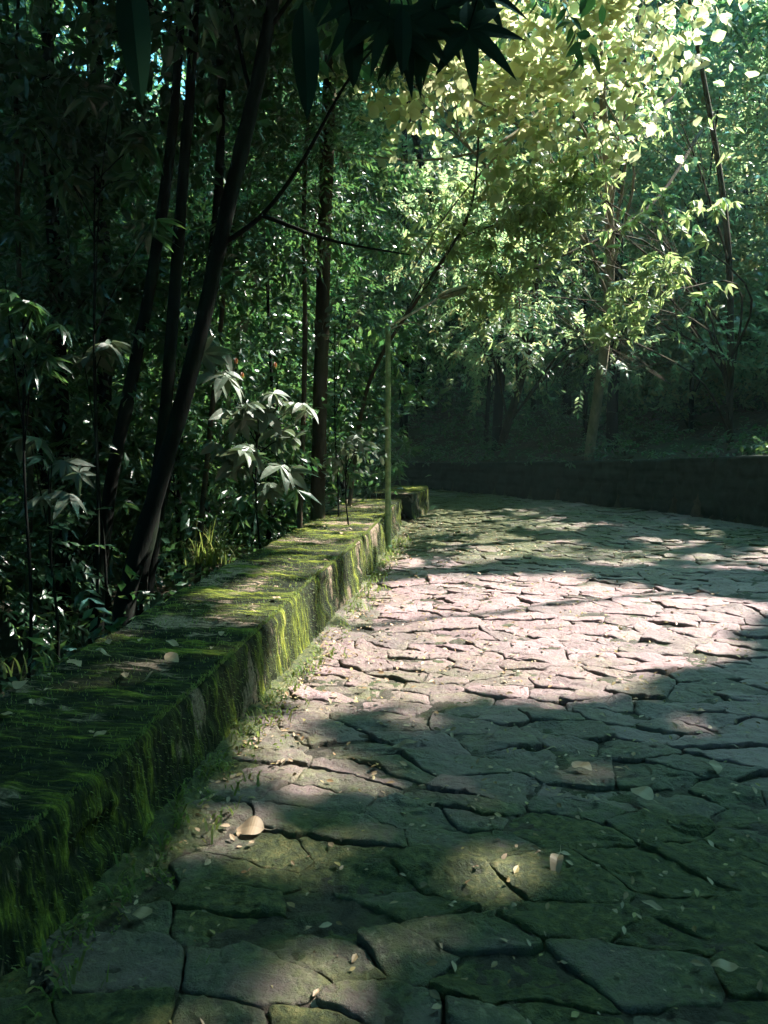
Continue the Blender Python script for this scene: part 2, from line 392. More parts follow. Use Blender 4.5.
# ------------------------------------------------------------------ leaves
def leaf_tpl(L, W, nseg=2, fold=.25, droop=.25, shape='oval'):
    """one leaf along +X, up +Z -> verts, tris/quads"""
    t = np.linspace(0, 1, nseg+2)[1:-1]
    if shape == 'oval': w = np.sin(np.pi*t**.8)**.8
    elif shape == 'round': w = np.sin(np.pi*t**.75)**.5
    elif shape == 'lance': w = np.sin(np.pi*t**.65)
    else: w = (1-t)**.5
    V = [(0, 0, 0)]
    for a, b in zip(t, w):
        z = -droop*L*a*a
        V += [(a*L, b*W/2, z+fold*b*W/2), (a*L, 0, z), (a*L, -b*W/2, z+fold*b*W/2)]
    V.append((L, 0, -droop*L)); e = len(V)-1
    T, Q = [], []
    T += [(0, 2, 1), (0, 3, 2)]
    for i in range(nseg-1):
        o = 1+3*i; Q += [(o, o+1, o+4, o+3), (o+1, o+2, o+5, o+4)]
    o = 1+3*(nseg-1); T += [(o, o+1, e), (o+1, o+2, e)]
    return np.array(V, float), np.array(T), np.array(Q).reshape(-1, 4)
def rotm(yaw, pitch, roll):
    cy, sy, cp, sp, cr, sr = np.cos(yaw), np.sin(yaw), np.cos(pitch), np.sin(pitch), np.cos(roll), np.sin(roll)
    z = np.zeros_like(cy); o = np.ones_like(cy)
    Rz = np.stack([np.stack([cy, -sy, z], -1), np.stack([sy, cy, z], -1), np.stack([z, z, o], -1)], -2)
    Ry = np.stack([np.stack([cp, z, sp], -1), np.stack([z, o, z], -1), np.stack([-sp, z, cp], -1)], -2)
    Rx = np.stack([np.stack([o, z, z], -1), np.stack([z, cr, -sr], -1), np.stack([z, sr, cr], -1)], -2)
    return Rz@Ry@Rx
def spray_tpl(kind, lod=2, seed=0):
    """list of leaf placements (base, R, scale) -> arrays in spray space"""
    r = np.random.default_rng(seed)
    leaves = []   # base, yaw, pitch(+down), roll, scale
    if kind == 'whorl':            # radiating drooping long leaves
        lf = leaf_tpl(.17, .045, lod, .2, .3, 'lance'); n = 9
        for i in range(n):
            leaves.append(((.01*r.random(), 0, 0), i*2*np.pi/n+r.normal()*.2, .15+.35*r.random(), r.normal()*.4, .75+.45*r.random()))
    elif kind == 'broad':
        lf = leaf_tpl(.19, .075, lod, .25, .35, 'oval'); n = 7
        for i in range(n):
            leaves.append(((.015*r.random(), 0, 0), i*2*np.pi/n+r.normal()*.25, .05+.4*r.random(), r.normal()*.4, .6+.5*r.random()))
    elif kind == 'pinnate':
        lf = leaf_tpl(.095, .036, lod, .2, .15, 'oval'); n = 13
        for i in range(6):
            x = .06+.055*i
            for s in (-1, 1):
                leaves.append(((x+r.normal()*.006, 0, -.25*x*x), s*(.95+r.normal()*.12), .15+r.normal()*.15, r.normal()*.35, .8+.35*r.random()))
        leaves.append(((.40, 0, -.05), 0, .3, 0, 1.1))
    elif kind == 'alt':           # alternate leaves round a twig, loose
        lf = leaf_tpl(.12, .05, lod, .15, .25, 'oval')
        for i in range(8):
            x = .04+.05*i
            leaves.append(((x, r.normal()*.02, r.normal()*.02), r.uniform(-1.9, 1.9), r.uniform(-.3, .9), r.normal()*.7, r.uniform(.65, 1.25)))
    elif kind == 'round':
        lf = leaf_tpl(.14, .125, lod, .1, .15, 'round')
        for i in range(7):
            x = .03+.07*i
            leaves.append(((x, r.normal()*.03, r.normal()*.03), (1 if i % 2 else -1)*r.uniform(.3, 1.4), r.uniform(-.1, .7), r.normal()*.4, r.uniform(.6, 1.15)))
    elif kind == 'big':           # out-of-view canopy
        lf = leaf_tpl(.30, .13, 1, .1, .2, 'oval')
        for i in range(8):
            leaves.append(((r.uniform(0, .5), r.normal()*.14, r.normal()*.14), r.uniform(-np.pi, np.pi), r.uniform(-.5, .9), r.normal()*.7, r.uniform(.7, 1.3)))
    elif kind == 'small':
        lf = leaf_tpl(.07, .032, 1, .1, .2, 'oval')
        for i in range(14):
            leaves.append(((r.uniform(0, .3), r.normal()*.05, r.normal()*.05), r.uniform(-2.4, 2.4), r.uniform(-.5, .9), r.normal()*.7, r.uniform(.7, 1.3)))
    V, T, Q = lf
    base = np.array([l[0] for l in leaves]); a = np.array([l[1:] for l in leaves])
    Rm = rotm(a[:, 0], a[:, 1], a[:, 2])
    VV = base[:, None]+np.einsum('nij,vj->nvi', Rm, V)*a[:, 3][:, None, None]
    return VV, T, Q                 # (nleaf, nv, 3)
TPL = {}
def tpls(kind, lod):
    if (kind, lod) not in TPL: TPL[(kind, lod)] = [spray_tpl(kind, lod, s) for s in range(5)]
    return TPL[(kind, lod)]
def sprays(P, D, scale, kind, lod=2, cull=True, droop=0.0, leafkeep=1.0, mb=None):
    """place sprays at P pointing along D (n,3); returns MB of leaves"""
    mb = mb or MB(); P = np.asarray(P, float); n = len(P)
    if n == 0: return mb
    D = D/(np.linalg.norm(D, axis=1)[:, None]+1e-9)
    yaw = np.arctan2(D[:, 1], D[:, 0]); pit = -np.arcsin(np.clip(D[:, 2], -1, 1))+droop
    roll = rng.normal(0, .5, n); sc = np.broadcast_to(scale, (n,))*rng.uniform(.75, 1.25, n)
    Rm = rotm(yaw, pit, roll); w = rng.integers(0, 5, n)
    for k, (VV, T, Q) in enumerate(tpls(kind, lod)):
        m = w == k
        if not m.any(): continue
        X = P[m][:, None, None]+np.einsum('nij,lvj->nlvi', Rm[m], VV)*sc[m][:, None, None, None]
        X = X.reshape(-1, VV.shape[1], 3)
        keep = rng.random(len(X)) < leafkeep
        if cull: keep &= shade_keep(X.mean(1))
        X = X[keep]; nl, nv = len(X), VV.shape[1]
        off = (np.arange(nl)*nv)[:, None, None]
        fs = [(T[None]+off).reshape(-1, 3)]
        if len(Q): fs.append((Q[None]+off).reshape(-1, 4))
        mb.add(X.reshape(-1, 3), fs)
    return mb
def lobe_points(lobes, n, ncl=14, sig=.3, shell=.45):
    """clumped points inside ellipsoid lobes (c, r) -> P, D, cluster centres"""
    P, D, C = [], [], []
    vol = np.array([np.prod(l[1])**(1/1.5) for l in lobes]); vol /= vol.sum()
    for (c, r), f in zip(lobes, vol):
        c, r = np.array(c, float), np.array(r, float)
        nc = max(3, int(ncl))
        d = rng.normal(size=(nc, 3)); d /= np.linalg.norm(d, axis=1)[:, None]
        cc = c+d*r*(rng.random(nc)[:, None]**shell)
        m = max(1, int(n*f)); w = rng.integers(0, nc, m)
        size = sig*rng.uniform(.6, 1.4, nc)
        p = cc[w]+rng.normal(size=(m, 3))*size[w][:, None]*np.array([1, 1, .7])
        dd = (p-c)/r; dd /= np.linalg.norm(dd, axis=1)[:, None]+1e-6
        dd = dd+rng.normal(size=(m, 3))*.45+np.array([0, 0, -.15])
        P.append(p); D.append(dd); C.append((c, cc))
    return np.vstack(P), np.vstack(D), C
def onframe(P, margin=60):
    """projected pixel of points (only used to choose a level of detail)"""
    P = np.atleast_2d(P); q = P-np.array([0, 0, CAMZ]); f = q[:, 1]*CP-q[:, 2]*SP; u = q[:, 1]*SP+q[:, 2]*CP
    f = np.where(f < .1, .1, f); return 384+F*q[:, 0]/f, 512-F*u/f

def tree(name, label, cat, trunk, rad, lobes=(), n=0, kind='alt', lod=2, mat='leaf_mid', bark='bark', group=None, size=1.0, ncl=14, sig=.3, bias=(0, 0, 0),
         limbs=(), twigs=True, cull=True, droop=0.0, sides=10, shell=.45, limb_r=.35):
    trunk = np.asarray(trunk, float); b = trunk[0].copy()
    t = empty(name, b); tag(t, label, cat, group)
    mb = MB(); k = max(8, len(trunk)*6)
    tube(mb, trunk, rad, sides, n=k, rough=.18, seed=int(abs(b[0]*77+b[1]*13)) % 97)
    mb.build('trunk', M[bark], t, True, base=b)
    bm = MB(); any_b = False
    for lp, lr in limbs: tube(bm, lp, lr, 7, n=max(8, len(lp)*5), rough=.12, seed=3); any_b = True
    if len(lobes):
        P, D, C = lobe_points(lobes, n, ncl, sig, shell)
        sp = spline(trunk, 40)
        for c, cc in C:
            # limb from the trunk to the lobe
            zt = c[2]-.9-.25*np.linalg.norm((c-sp[-1])[:2])
            i = int(np.argmin(np.abs(sp[:, 2]-zt)+.15*np.linalg.norm((sp-c)[:, :2], axis=1))); a = sp[i]
            if twigs is False and not lit_clear(np.linspace(a, c, 12)): continue
            r0 = max(.012, np.interp(i/39, np.linspace(0, 1, len(rad)), rad)*limb_r) if np.ndim(rad) else rad*limb_r
            mid = (a+c)/2+np.array([0, 0, .15*np.linalg.norm(c-a)])+rng.normal(size=3)*.08*np.linalg.norm(c-a)
            tube(bm, [a, mid, c], [r0, r0*.7, r0*.35], 6, n=10); any_b = True
            if twigs:
                for q in cc[:twigs if isinstance(twigs, int) and twigs is not True else 8]:
                    s0 = a+(c-a)*rng.uniform(.5, 1)
                    tube(bm, [s0, (s0+q)/2+rng.normal(size=3)*.07+np.array([0, 0, .06]), q], [r0*.3, r0*.2, .003], 4, n=6, cap=False)
        D = D+np.array(bias)
        cr = sprays(P, D, size, kind, lod, cull=cull, droop=droop)
        if cr.n: cr.build('crown', M[mat], t, False, base=b)
    if any_b: bm.build('branches', M[bark], t, True, base=b)
    return t

# ================================================================== SETTING
def build_ground():
    def axis(lo, a, b, hi, fine, coarse):
        return np.concatenate([np.arange(lo, a, coarse), np.arange(a, b, fine), np.arange(b, hi+coarse, coarse)])
    xs = axis(-90, -14, 15, 90, .22, 3.0); ys = axis(-60, -2, 30, 110, .22, 3.0)
    X, Y = np.meshgrid(xs, ys); Z = ground_z(X, Y)
    rough_ = (Z > -.12) | (Z < -.14)
    Z = Z+rough_*.03*fbm(X*4, Y*4, seed=8)
    ny, nx = X.shape; i = np.arange(ny-1)[:, None]*nx+np.arange(nx-1)[None]
    Fq = np.stack([i, i+1, i+nx+1, i+nx], -1).reshape(-1, 4)
    o = mesh_obj('ground', np.stack([X, Y, Z], -1).reshape(-1, 3), Fq, M['soil'], None, True)
    tag(o, 'dark forest floor sloping away beside the stone road', 'ground', kind='structure')
build_ground()

def build_road():
    MBr = MB(); AG, AR, AM = [], [], []
    def moss_at(X, Y, edge):
        m = .36+1.0*edge+.34*fbm(X*.8, Y*.8, seed=59, oct=3)+.18*fbm(X*3, Y*3, seed=63, oct=2)
        m = m+.75*(1-sstep(2.0, 3.7, Y))+(.25+.55*(1-sstep(1.8, 3.8, X)))*sstep(7.8, 9.3, Y)
        return m-.48*sstep(4.3, 5.4, Y)*(1-sstep(7.0, 9.0, Y))
    und = lambda X, Y: .03*fbm(X*.35, Y*.35, seed=55)
    def edge_at(X, Y):
        dw = X-xw(Y); e = 1-sstep(.02, .20, dw+.13*fbm(X*2.5, Y*2.5, seed=56))
        return np.where(Y > 12, 0, e), dw
    # ---- bed of soil and moss between the stones
    sy = np.arange(1330, 536, -2.6); ds = np.array([gnd(384, s)[1] for s in sy])
    ds = np.concatenate([np.linspace(-3.0, ds[0], 50)[:-1], ds]); d = ds[-1]; ext = []
    while d < 22: d *= 1.01; ext.append(d)
    ds = np.concatenate([ds, ext]); us = np.arange(-.80, .98, .0045)
    Y, U = np.meshgrid(ds, us, indexing='ij'); spread = np.maximum(Y, 1.35)
    X = U*spread*(1+np.clip(np.abs(U)-.62, 0, 1)**1.3*18/spread**.5)
    edge, dw = edge_at(X, Y)
    low = -.017+.009*fbm(X*6, Y*6, seed=54, oct=3)+.006*fbm(X*30, Y*30, seed=65, oct=2)
    Z = (low+und(X, Y))*(1-edge)+edge*(-.002+.03*(1-sstep(0, .2, dw))+.022*fbm(X*9, Y*9, seed=58)+.010*fbm(X*30, Y*30, seed=68, oct=2))
    so = signed(X, Y, OUTC[::4]).reshape(X.shape); ny, nx = X.shape; i = np.arange(ny-1)[:, None]*nx+np.arange(nx-1)[None]
    kv = ((dw > -.12) | (Y > 14.2)) & (so < .12) & (X > -14); k = kv[:-1, :-1] & kv[1:, 1:] & kv[1:, :-1] & kv[:-1, 1:]
    Fq = np.stack([i, i+1, i+nx+1, i+nx], -1)[k]; used = np.unique(Fq); V = np.stack([X, Y, Z], -1).reshape(-1, 3)
    mp = np.zeros(len(V), np.int64); mp[used] = np.arange(len(used)); MBr.add(V[used], mp[Fq])
    A = lambda q: np.asarray(q).reshape(-1)[used]
    AG.append(A(np.where(edge > .5, 1-edge, 1.0))); AR.append(np.full(len(used), .5)); AM.append(A(np.clip(moss_at(X, Y, edge)-.25*(edge < .5), 0, 1.4)))
    # ---- the stones: irregular slabs, each an outline cut by its neighbours
    a = R(-13); ca, sa = math.cos(a), math.sin(a); SX, SYY = .36, .165
    rs = np.random.default_rng(77); G = {}
    def cell_of(x, y): return (x*ca+y*sa)/SX, (-x*sa+y*ca)/SYY
    for ix in range(-40, 45):
        for iy in range(-40, 110):
            jx, jy = ix+.5+(.5 if iy % 2 else 0)+rs.uniform(-.5, .5), iy+.5+rs.uniform(-.38, .38)
            if rs.random() < .10: continue
            u, v = jx*SX, jy*SYY; G[(ix, iy)] = (u*ca-v*sa, u*sa+v*ca)
    NB = sorted([(p, q) for p in range(-3, 4) for q in range(-3, 4) if p or q], key=lambda t: abs(t[0])+abs(t[1]))
    def clip(poly, n, c):
        out = []
        for q in range(len(poly)):
            p0, p1 = poly[q], poly[(q+1) % len(poly)]; d0, d1 = n[0]*p0[0]+n[1]*p0[1]-c, n[0]*p1[0]+n[1]*p1[1]-c
            if d0 <= 0: out.append(p0)
            if (d0 < 0) != (d1 < 0) and d0 != d1:
                t = d0/(d0-d1); out.append((p0[0]+(p1[0]-p0[0])*t, p0[1]+(p1[1]-p0[1])*t))
        return out
    st_ = []
    kx = np.array(list(G.keys())); kc = np.array(list(G.values())); cx_, cy_ = kc[:, 0], kc[:, 1]
    ea_, dw_ = edge_at(cx_, cy_); so_ = signed(cx_, cy_, OUTC[::4])
    ok = (cy_ > -2.6) & (cy_ < 21.5) & (cx_ > -9) & (cx_ < 10) & (so_ < -.12) & ~((cy_ < 14) & ((dw_ < .07) | (ea_ > .9))) & ~((cy_ > 14) & (cx_ < -8))
    # stones well outside any likely view are skipped
    ok &= ~((cy_ < .6) & (np.abs(cx_) > 4)) & ~(np.abs(cx_) > 1.6+1.0*np.maximum(cy_, 0)+1.5)
    for q_ in np.nonzero(ok)[0]:
        (ix, iy), (cx, cy) = kx[q_], kc[q_]
        poly = [(cx-1, cy-1), (cx+1, cy-1), (cx+1, cy+1), (cx-1, cy+1)]
        for dx, dy in NB:
            if (ix+dx, iy+dy) in G:
                qx, qy = G[(ix+dx, iy+dy)]
                ux, uy = (qx-cx), (qy-cy); nx_, ny_ = (ux*ca+uy*sa)/SX**1.6, (-ux*sa+uy*ca)/SYY**1.6
                n = (nx_*ca-ny_*sa, nx_*sa+ny_*ca); L = math.hypot(*n); n = (n[0]/L, n[1]/L)
                mx, my = (cx+qx)/2, (cy+qy)/2
                hz = abs(n[1]); hsh = math.sin(mx*91.7+my*57.3)*.5+.5
                g = .0012+(.0015+.007*hsh*hsh)*(.3+.7*hz*hz)
                poly = clip(poly, n, n[0]*mx+n[1]*my-g)
                if len(poly) < 3: break
        if len(poly) < 3: continue
        P = np.array(poly); ar = .5*abs(np.sum(P[:, 0]*np.roll(P[:, 1], -1)-P[:, 1]*np.roll(P[:, 0], -1)))
        if ar < .006: continue
        dist = max(1.0, math.hypot(cx, cy)) if cy > 0 else 6
        stp = .011 if dist < 3.6 else .018 if dist < 6 else .03 if dist < 10 else .05
        nr = 9 if dist < 3.6 else 6 if dist < 6 else 4 if dist < 10 else 3
        out = []
        for q in range(len(P)):
            p0, p1 = P[q], P[(q+1) % len(P)]; m = max(1, int(math.hypot(*(p1-p0))/stp)); t = np.arange(m)[:, None]/m; out.append(p0+(p1-p0)*t)
        O = np.vstack(out)
        for _ in range(1): O = .25*np.roll(O, 1, 0)+.5*O+.25*np.roll(O, -1, 0)
        st_.append([O, P.mean(0), nr, ea_[q_]])
    OO = np.vstack([q[0] for q in st_]); x, y = OO[:, 0], OO[:, 1]
    wx_ = .020*vnoise(x*5, y*5, seed=2)+.008*vnoise(x*17, y*17, seed=3)+.004*vnoise(x*43, y*43, seed=5)
    wy_ = .020*vnoise(x*5, y*5, seed=12)+.010*vnoise(x*17, y*17, seed=13)+.005*vnoise(x*43, y*43, seed=15)
    OO = OO+np.stack([wx_, wy_], 1); k0 = 0
    VX, ZO, PAR, FQ, FT, base = [], [], [], [], [], 0
    for O, c0, nr, ea in st_:
        n = len(O); O = OO[k0:k0+n]; k0 += n
        dirs = c0-O; R0 = np.hypot(dirs[:, 0], dirs[:, 1])[:, None]; un = dirs/R0; cham = rs.uniform(.002, .008)
        rings = [O, O, O+un*(cham*.6), O+un*(cham*.6+.010)]; zo = [np.full(n, -99.), -cham-.003*rs.random(n), np.full(n, -.002), np.zeros(n)]
        for f in np.linspace(0, 1, nr+1)[1:-1]: rings.append(O+dirs*f*.97+un*.012*(1-f)); zo.append(np.zeros(n))
        K = len(rings); V = np.vstack(rings+[c0[None]]); VX.append(V); ZO.append(np.concatenate(zo+[[0.]]))
        PAR.append(np.tile([rs.uniform(-.008, .010), rs.normal(0, .03), rs.normal(.02, .045), rs.random()*90, c0[0], c0[1], rs.random(), rs.uniform(-.2, .2), ea*.5], (len(V), 1)))
        ii = np.arange(K-1)[:, None]*n; jj = np.arange(n)[None]; j2 = (jj+1) % n
        FQ.append(base+np.stack([ii+jj, ii+j2, ii+n+j2, ii+n+jj], -1).reshape(-1, 4)); J = np.arange(n)
        FT.append(base+np.stack([(K-1)*n+J, (K-1)*n+(J+1) % n, np.full(n, K*n)], 1)); base += len(V)
    V = np.vstack(VX); zo = np.concatenate(ZO); pr = np.vstack(PAR).T; x, y = V[:, 0], V[:, 1]
    lay = vnoise(x*4.3+pr[3], y*7.5+pr[3], seed=61); stp = .009*(sstep(.10, .16, lay)+sstep(.42, .47, lay))-.006
    pit = -.006*sstep(.35, .75, vnoise(x*16, y*22, seed=66))
    z = pr[0]+pr[1]*(x-pr[4])+pr[2]*(y-pr[5])+stp+pit+.0085*fbm(x*7, y*10, seed=53, oct=4)+.0018*fbm(x*50, y*50, seed=57, oct=2)+und(x, y)+zo
    z = np.where(zo < -90, -.075, z)
    MBr.add(np.column_stack([x, y, z]), [np.vstack(FQ), np.vstack(FT)])
    AG.append(np.where(zo < -90, 1., np.where(zo < -.003, .45, 0.))); AR.append(pr[6]); AM.append(np.clip(moss_at(x, y, pr[8])+pr[7]*1.3, 0, 1.1))
    nst = len(st_)
    V = np.concatenate(MBr.V); o = mesh_obj('road', V, [np.concatenate(v) for v in MBr.F.values()], M['road'], None, True, dict(gap=np.concatenate(AG), rnd=np.concatenate(AR), moss=np.concatenate(AM)))
    print('stones', nst, 'road verts', len(V))
    tag(o, 'road paved with irregular flat stones, mossy in the joints', 'road', kind='structure')
build_road()

def wall_mesh(C, W, H, lo=-.35, seed=0, step=.016, closed_end=True, lean=.04, hfun=lambda y: 1.0+0*y):
    """mossy wall swept along C (front foot line, road on its right), width W behind it"""
    C = np.asarray(C, float); L = np.sum(np.linalg.norm(np.diff(C, axis=0), axis=1)); n = int(L/step)
    P = spline(C, n); T = np.gradient(P, axis=0); T /= np.linalg.norm(T, axis=1)[:, None]
    Nn = np.stack([T[:, 1], -T[:, 0]], 1)          # towards the road
    s = np.concatenate([[0], np.cumsum(np.linalg.norm(np.diff(P, axis=0), axis=1))])
    # profile: (outward offset, z, across parameter)
    r = .026; pr = []
    for z in np.linspace(-.08, H-r, 26): pr.append((-lean*z/H, z, 0))
    for a in np.linspace(.25, np.pi/2, 6): pr.append((-lean-r*(1-np.cos(a)), H-r+r*np.sin(a), 1))
    for w in np.linspace(r+.02, W-r, 40): pr.append((-lean-w, H, 2))
    for a in np.linspace(.1, np.pi/2, 4): pr.append((-lean-W+r-r*np.sin(a), H-r+r*np.cos(a), 3))
    for z in np.linspace(H-r-.02, lo, 12): pr.append((-lean-W, z, 4))
    pr = np.array(pr); m = len(pr)
    arc = np.concatenate([[0], np.cumsum(np.hypot(np.diff(pr[:, 0]), np.diff(pr[:, 1])))])
    Sg, Ag = np.meshgrid(s, arc, indexing='ij')
    topz = (pr[:, 1] > H-r*.9)[None]*np.ones_like(Sg)
    # mossy colour bands run across the wall top and on down its face
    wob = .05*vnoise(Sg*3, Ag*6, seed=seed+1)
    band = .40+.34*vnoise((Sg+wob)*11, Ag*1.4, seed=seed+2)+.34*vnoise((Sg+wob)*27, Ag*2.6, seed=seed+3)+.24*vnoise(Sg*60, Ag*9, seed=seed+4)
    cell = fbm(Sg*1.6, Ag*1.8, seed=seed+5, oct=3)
    lump = .010*cell+.012*(band-.5)*2+.005*fbm(Sg*22, Ag*22, seed=seed+6, oct=2)
    chunk = -.035*sstep(.45, .8, vnoise(Sg*2.1, Ag*3.5, seed=seed+7))        # missing lumps
    disp = lump+chunk*(1-topz*.4)
    on = np.zeros((m, 3))
    tang = np.gradient(pr[:, :2], axis=0); nn = np.stack([tang[:, 1], -tang[:, 0]], 1); nn /= np.linalg.norm(nn, axis=1)[:, None]+1e-9
    off = pr[None, :, 0]+disp*nn[None, :, 0]; zz = np.minimum(pr[None, :, 1], H)*np.ones_like(Sg); zz = np.where(zz > 0, zz*hfun(P[:, 1])[:, None], zz)
    z = zz+disp*nn[None, :, 1]+.012*vnoise(Sg*.8, Sg*0, seed=seed+9)
    V = np.stack([P[:, None, 0]+Nn[:, None, 0]*off, P[:, None, 1]+Nn[:, None, 1]*off, z], -1)
    i = np.arange(n-1)[:, None]*m+np.arange(m-1)[None]
    Fq = np.stack([i, i+m, i+m+1, i+1], -1).reshape(-1, 4)[:, ::-1]
    V = V.reshape(-1, 3)
    wear = .36+.35*fbm(Sg*3+9, Ag*2.2, seed=seed+8, oct=3)+.10*topz*0+.25*(.5-band)
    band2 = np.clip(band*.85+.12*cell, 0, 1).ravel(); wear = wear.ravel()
    fs = [Fq]
    # end caps: fan from a centre vertex
    for e, rev in ((0, False), (n-1, True)):
        c = V[e*m:(e+1)*m].mean(0); V = np.vstack([V, c[None]]); ci = len(V)-1
        j = e*m+np.arange(m-1); t = np.stack([np.full(m-1, ci), j, j+1], 1)
        fs.append(t if not rev else t[:, ::-1]); band2 = np.append(band2, .5); wear = np.append(wear, .5)
    al = np.append(Sg.ravel(), [0, 0]); ac = np.append(Ag.ravel(), [0, 0])
    return V, fs, band2, wear, al, ac
HF = lambda y: np.interp(y, [2.0, 3.4, 5.4], [.78, .84, 1.0])
def mossy_wall(name, label, C, W, H, seed, hf=lambda y: 1.0+0*y):
    V, fs, b, w, al, ac = wall_mesh(C, W, H, seed=seed, hfun=hf)
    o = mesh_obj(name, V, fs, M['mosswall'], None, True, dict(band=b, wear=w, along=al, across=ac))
    tag(o, label, 'wall', 'low mossy walls along the road'); return o
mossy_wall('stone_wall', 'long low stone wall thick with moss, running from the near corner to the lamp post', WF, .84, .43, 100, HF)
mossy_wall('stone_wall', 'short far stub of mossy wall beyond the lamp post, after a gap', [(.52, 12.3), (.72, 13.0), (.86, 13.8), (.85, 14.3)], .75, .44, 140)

def retaining():
    C = OUTC[10:150]; n = 900; P = spline(C, n); T = np.gradient(P, axis=0); T /= np.linalg.norm(T, axis=1)[:, None]
    Nn = np.stack([T[:, 1], -T[:, 0]], 1)  # away from the road
    s = np.concatenate([[0], np.cumsum(np.linalg.norm(np.diff(P, axis=0), axis=1))])
    h = bank_h(P[:, 0], P[:, 1])
    K = 24; tt = np.linspace(0, 1, K); rows = []
    for t in tt: rows.append((t, 0.0))
    S2, T2 = np.meshgrid(s, np.arange(K+6), indexing='ij')
    off = np.zeros_like(S2); z = np.zeros_like(S2)
    for j in range(K):
        z[:, j] = -.15+(h+.17)*tt[j]; off[:, j] = .08*tt[j]
    for j in range(6):
        z[:, K+j] = h+.02; off[:, K+j] = .08+.07*(j+1)
    z[:, K+5] = h-.3
    # courses of rough blocks
    cz = z/.24; row = np.floor(cz); cs = S2/.42+.5*(row % 2)
    ed = np.minimum(np.minimum(cs % 1, 1-cs % 1)*.42, np.minimum(cz % 1, 1-cz % 1)*.24)
    blk = sstep(0, .04, ed)*.04+.03*_h(np.floor(cs), row, row*0, 5)+.02*fbm(S2*5, z*5, seed=71)
    off[:, :K] -= blk[:, :K]; z[:, K:K+5] += .02*fbm(S2*5, T2, seed=72)[:, K:K+5]
    V = np.stack([P[:, None, 0]+Nn[:, None, 0]*off, P[:, None, 1]+Nn[:, None, 1]*off, z], -1).reshape(-1, 3)
    m = K+6; i = np.arange(n-1)[:, None]*m+np.arange(m-1)[None]
    Fq = np.stack([i, i+m, i+m+1, i+1], -1).reshape(-1, 4)
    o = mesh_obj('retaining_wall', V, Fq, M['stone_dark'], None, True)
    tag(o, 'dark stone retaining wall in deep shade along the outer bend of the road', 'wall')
retaining()

# ================================================================== STREET LAMP
def street_lamp():
    b = gnd(388, 552); b[2] = .0; Y = b[1]
    t = empty('street_lamp', b); tag(t, 'slim green pole lamp with a slanting arm, at the road face of the mossy wall', 'street lamp')
    top = at(388, 327, Y)
    p = MB(); tube(p, [b+[0, 0, -.05], b+[.0, 0, 1.3], top+[0, 0, .01]], [.037, .035, .031], 16, n=24, rough=.03)
    p.build('pole', M['pole'], t, True, b)
    f = MB(); tube(f, [b+[0, 0, .0], b+[0, 0, .05], b+[0, 0, .09]], [.075, .06, .044], 16, cap=True); f.build('base_collar', M['pole'], t, True, b)
    a1 = at(441, 296, Y+.1)
    a = MB(); tube(a, [top+[-.035, 0, -.02], (top+a1)/2+[-.01, 0, -.01], a1+[.08, 0, .04]], [.015, .014, .013], 10, n=16); a.build('arm', M['arm'], t, True, b)
    br = MB(); tube(br, [top+[.01, 0, -.03], at(412, 322, Y), at(428, 331, Y)], [.007, .007, .005], 6, n=12); br.build('bracket', M['arm'], t, True, b)
    # lamp head: long shell, open below, with a lamp glass
    e = at(467, 287, Y+.12); s0 = at(438, 297, Y+.1); ax = e-s0; Ln = np.linalg.norm(ax); ax /= Ln
    up = np.array([-ax[2], 0, ax[0]]); sd = np.cross(ax, up)
    def shell(k0, w, hgt, z0, n=14, m=10, under=False):
        V = []
        for i in range(n):
            u = i/(n-1); prof = (np.sin(np.pi*min(.5, u*.9+.08)))**.6*(1 if u < .8 else np.sqrt(max(0, 1-((u-.8)/.22)**2)))
            for j in range(m):
                v = np.pi*j/(m-1); V.append(s0+ax*(u*Ln)+sd*np.cos(v)*w*prof+up*(z0+np.sin(v)*hgt*prof*(-1 if under else 1)))
        ii = np.arange(n-1)[:, None]*m+np.arange(m-1)[None]
        return np.array(V), np.stack([ii, ii+1, ii+m+1, ii+m], -1).reshape(-1, 4)
    h = MB(); h.add(*shell(0, .07, .045, .0)); h.build('lamp_shade', M['rust'], t, True, b)
    g = MB(); g.add(*shell(0, .064, .055, -.004, under=True)); g.build('lamp_glass', M['lampglass'], t, True, b)
street_lamp()

# ================================================================== LEFT TREES
def tz(x, y): return float(ground_z(np.array([x]), np.array([y]))[0])-.05
def tr_px(pts, Y0, Y1, base_px):
    """trunk polyline from pixels, bottom to top, with distance going from Y0 to Y1"""
    out = []
    n = len(pts)
    for i, (a, b) in enumerate(pts): out.append(at(a, b, Y0+(Y1-Y0)*i/(n-1)))
    out = np.array(out)
    bx, by = out[0][0]+(out[0][0]-out[1][0])*.3, out[0][1]
    return np.vstack([[bx, by, tz(bx, by)], out])
L1 = [(at(240, -90, 6.4), (1.6, 1.4, .9)), (at(120, -40, 6.6), (1.2, 1.2, .8)), (at(380, -110, 6.2), (1.3, 1.2, .6))]
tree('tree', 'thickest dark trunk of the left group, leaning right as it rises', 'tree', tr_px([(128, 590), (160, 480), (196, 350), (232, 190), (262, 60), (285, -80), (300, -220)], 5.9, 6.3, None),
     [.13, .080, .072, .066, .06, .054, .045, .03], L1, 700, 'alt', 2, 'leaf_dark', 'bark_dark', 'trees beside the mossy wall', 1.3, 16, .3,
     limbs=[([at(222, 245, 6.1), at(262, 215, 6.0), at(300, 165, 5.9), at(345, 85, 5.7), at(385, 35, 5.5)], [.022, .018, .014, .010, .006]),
            ([at(262, 215, 6.0), at(330, 240, 6.0), at(410, 255, 6.1)], [.02, .012, .006])])
